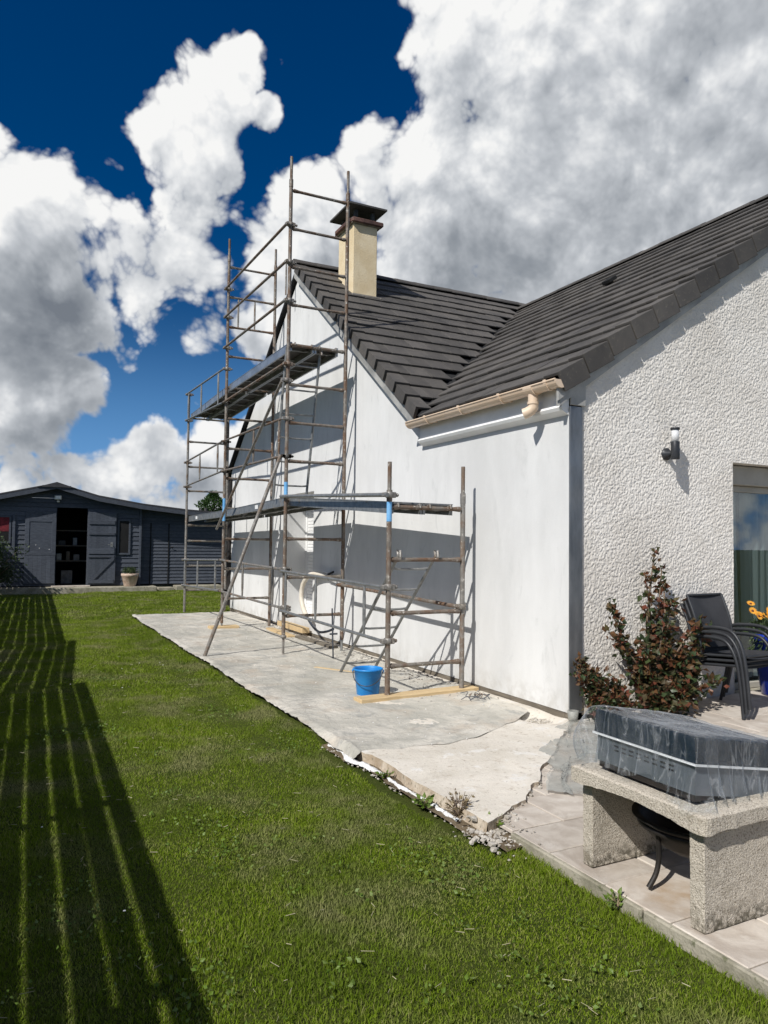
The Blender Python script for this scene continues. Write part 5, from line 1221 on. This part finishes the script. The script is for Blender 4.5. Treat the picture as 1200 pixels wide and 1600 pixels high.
# ================================================================ board fence on the left, whose shadow falls over the lawn
fen=thing('board_fence','horizontal board garden fence left of the lawn, casting its striped shadow','fence',(-1.05,1.5,LZ))
def fx(y): return -1.05+.024*(y-1.5)
runs=[(-4.0,7.55,1.655,1.665,9),(7.55,11.0,1.53,1.76,9),(11.0,22.3,1.60,1.65,9)]
for ya,yb,ha,hb,n in runs:
    npan=max(1,round((yb-ya)/1.9))
    for k in range(npan):
        p0=ya+(yb-ya)*k/npan; p1=ya+(yb-ya)*(k+1)/npan
        h0=ha+(hb-ha)*k/npan; h1=ha+(hb-ha)*(k+1)/npan
        MB().bbox(fx(p0)-.09,fx(p0)-.02,p0-.035,p0+.035,LZ-.1,h0-.02,.004).build('fence_post',M['fence'],fen)
        bh=.118; j=random.uniform(-.006,.006)
        for r_ in range(11):
            t0=h0-r_*(bh+.0265)+j*(r_>0); t1=h1-r_*(bh+.0265)+j*(r_>0)
            if r_: e=random.uniform(-.005,.005); t0+=e; t1+=e+random.uniform(-.007,.007)
            if t0-bh<LZ-.05: continue
            a0,a1=p0+.004,p1-.004
            MB().add([(fx(a0),a0,t0-bh),(fx(a1),a1,t1-bh),(fx(a1)+.010,a1,t1-bh),(fx(a0)+.010,a0,t0-bh),(fx(a0),a0,t0),(fx(a1),a1,t1),(fx(a1)+.010,a1,t1),(fx(a0)+.010,a0,t0)],[(3,2,1,0),(4,5,6,7),(0,1,5,4),(1,2,6,5),(2,3,7,6),(3,0,4,7)]).build('fence_board',M['fence'],fen)
# ================================================================ lawn grass
def lawn_mask(x,y):
    e=np.where(y>4.9,slab_edge(y)-.055-.05*vn(y,y*0,3,201),np.where(y>3.25,slab_edge(y)-.14-.03*vn(y,y*0,5,202),np.where(y>2.95,2.12,2.262)))
    e=np.where(y>14.68,12,e); return (x<e)&(y<21.95)&(x>-1.0)
def blades(n,x0,x1,y0,y1,w,h,seg,seed):
    r=np.random.default_rng(seed); x=r.uniform(x0,x1,n); y=r.uniform(y0,y1,n); k=lawn_mask(x,y); x=x[k]; y=y[k]; n=len(x)
    cl=fbm(x,y,3.2,211,3); tall=.75+.75*np.clip((cl-.35)/.35,0,1)
    edge_=np.where((y<3.1)&(x>2.16),1.7,1.0)
    H=h*tall*r.uniform(.55,1.25,n)*edge_; Wd=w*r.uniform(.6,1.3,n); a=r.uniform(0,2*PI,n); b=r.uniform(0,2*PI,n); ln=r.uniform(.15,1.0,n)*H
    dx,dy=np.cos(a),np.sin(a); lx,ly=np.cos(b),np.sin(b); z0=LZ-.014+.018*(fbm(x,y,.8,3)-.5)+rise(x,y)
    v=[]
    if seg==2:
        f=np.stack([np.stack([x-dx*Wd/2,y-dy*Wd/2,z0],-1),np.stack([x+dx*Wd/2,y+dy*Wd/2,z0],-1),
          np.stack([x+lx*ln*.35+dx*Wd*.4,y+ly*ln*.35+dy*Wd*.4,z0+H*.62],-1),np.stack([x+lx*ln*.35-dx*Wd*.4,y+ly*ln*.35-dy*Wd*.4,z0+H*.62],-1),np.stack([x+lx*ln,y+ly*ln,z0+H],-1)],1).reshape(-1,3)
        i=np.arange(n)*5; F=np.concatenate([np.stack([i,i+1,i+2],-1),np.stack([i,i+2,i+3],-1),np.stack([i+3,i+2,i+4],-1)])
    else:
        f=np.stack([np.stack([x-dx*Wd/2,y-dy*Wd/2,z0],-1),np.stack([x+dx*Wd/2,y+dy*Wd/2,z0],-1),np.stack([x+lx*ln,y+ly*ln,z0+H],-1)],1).reshape(-1,3)
        i=np.arange(n)*3; F=np.stack([i,i+1,i+2],-1)
    return f,F
parts=[blades(260000,-.7,2.3,1.0,4.2,.0031,.0155,2,1),blades(200000,-.9,2.3,4.2,7.5,.0046,.018,1,2),blades(190000,-1,2.3,7.5,14.7,.0075,.020,1,3),blades(120000,-1,7,14.5,22,.014,.027,1,4)]
vs=[];fs=[];o_=0
for f,F in parts: vs.append(f); fs.append(F+o_); o_+=len(f)
gr_=npmesh('grass',np.concatenate(vs),np.concatenate(fs),M['grass']); kind(gr_,'stuff')
# clover rosettes, daisies, longer weeds
random.seed(3)
pts=[]
for _ in range(95):
    y=1.5+8*random.random()**1.6; x=random.uniform(-.3,2.15)
    if not bool(lawn_mask(np.array([x]),np.array([y]))[0]): continue
    for _ in range(random.randint(4,16)): pts.append(((x+random.gauss(0,.035),y+random.gauss(0,.035),LZ+.012+random.random()*.014),V((random.gauss(0,1),random.gauss(0,1),.35))))
pts2=[]
for _ in range(14):                                   # clover patches
    y=1.5+7*random.random()**1.5; x=random.uniform(-.1,2.0)
    for _ in range(90):
        px_,py_=x+random.gauss(0,.10),y+random.gauss(0,.13)
        if bool(lawn_mask(np.array([px_]),np.array([py_]))[0]): pts2.append(((px_,py_,LZ+.006+random.random()*.012),V((random.gauss(0,1),random.gauss(0,1),.25))))
pts+=pts2
leafcloud('lawn_weeds',M['weed'],None,pts,.013,1.5,.15)
dz=MB()
for _ in range(14):
    y=2.6+11*random.random()**1.5; x=random.uniform(-.2,2.05)
    dz.lathe([(0,.003),(.004,.002),(.006,0)],8,Matrix.Translation((x,y,LZ+.027)))
stw=MB()
for _ in range(420):                                  # dry clippings
    y=1.4+9*random.random()**1.5; x=random.uniform(-.4,2.1)
    if not bool(lawn_mask(np.array([x]),np.array([y]))[0]): continue
    a=random.uniform(0,6.3); l=random.uniform(.012,.05); z=LZ+.012+float(rise(np.array([x]),np.array([y]))[0])
    stw.path([(x,y,z),(x+math.cos(a)*l,y+math.sin(a)*l,z+random.uniform(-.004,.006))],random.uniform(.0009,.0017),3,False)
kind(stw.build('dry_clippings',M['drystalk_pale'],fix=False),'stuff')
kind(dz.build('daisies',M['daisy']),'stuff')
def weed(lab,base,n,h,sp,m,cat='weed',w=.012,el=2.4):
    t=thing('weed_plant',lab,cat,base); sb=MB(); pts=[]
    for k in range(n):
        a=random.uniform(0,6.3); tip=V(base)+V((math.cos(a)*sp*random.random(),math.sin(a)*sp*random.random(),h*random.uniform(.5,1))); sb.path([V(base),(V(base)+tip)/2+V((0,0,.01)),tip],0,4,False,[.003,.0022,.0012])
        for _ in range(6): f=random.uniform(.3,1); pts.append((V(base)+(tip-V(base))*f,V((math.cos(a),math.sin(a),.4))))
    sb.build('stems',M['stem'] if m!='weed' else M['drystalk'],t); leafcloud('foliage',M[m],t,pts,w,el,.2)
weed('dry brown weed at the broken slab corner beside the lawn',(2.20,3.42,-.05),22,.13,.13,'drystalk')
weed('small green weed growing between white spill and slab edge',(2.10,3.62,-.05),10,.07,.06,'weed','weed',.022,1.5)
weed('green weed in the rubble at the slab corner by the kerb',(2.27,3.20,-.04),12,.06,.08,'weed','weed',.016,1.6)
weed('low green tuft further along the spill near the sheet end',(2.13,4.15,-.05),9,.06,.05,'weed','weed',.014,2)
weed('green weed at the foot of the kerb under the bench',(2.24,2.30,-.05),9,.055,.05,'weed','weed',.015,1.6)


# hedge added out of view to break the horizon line reflected in the window
hg=thing('added_hedge','unseen hedge added behind the viewer to break up the window reflection','hedge',(9,-11,LZ))
random.seed(41); pts=[]; sb=MB()
for k in range(16):
    x=-1+k*1.3; sb.path([(x,-11,-.1),(x+.1,-11,1.6)],.05,6)
for _ in range(9000):
    x=random.uniform(-2,20); top=2.3+.9*math.sin(x*.55)+.35*math.sin(x*1.7+1); pts.append(((x,-11+random.gauss(0,.45),random.uniform(.0,1)**.8*top),V((random.gauss(0,.6),random.gauss(0,.6)+.4,.4))))
sb.build('trunks',M['stem'],hg); leafcloud('foliage',M['bush'],hg,pts,.13,1.7,.3)
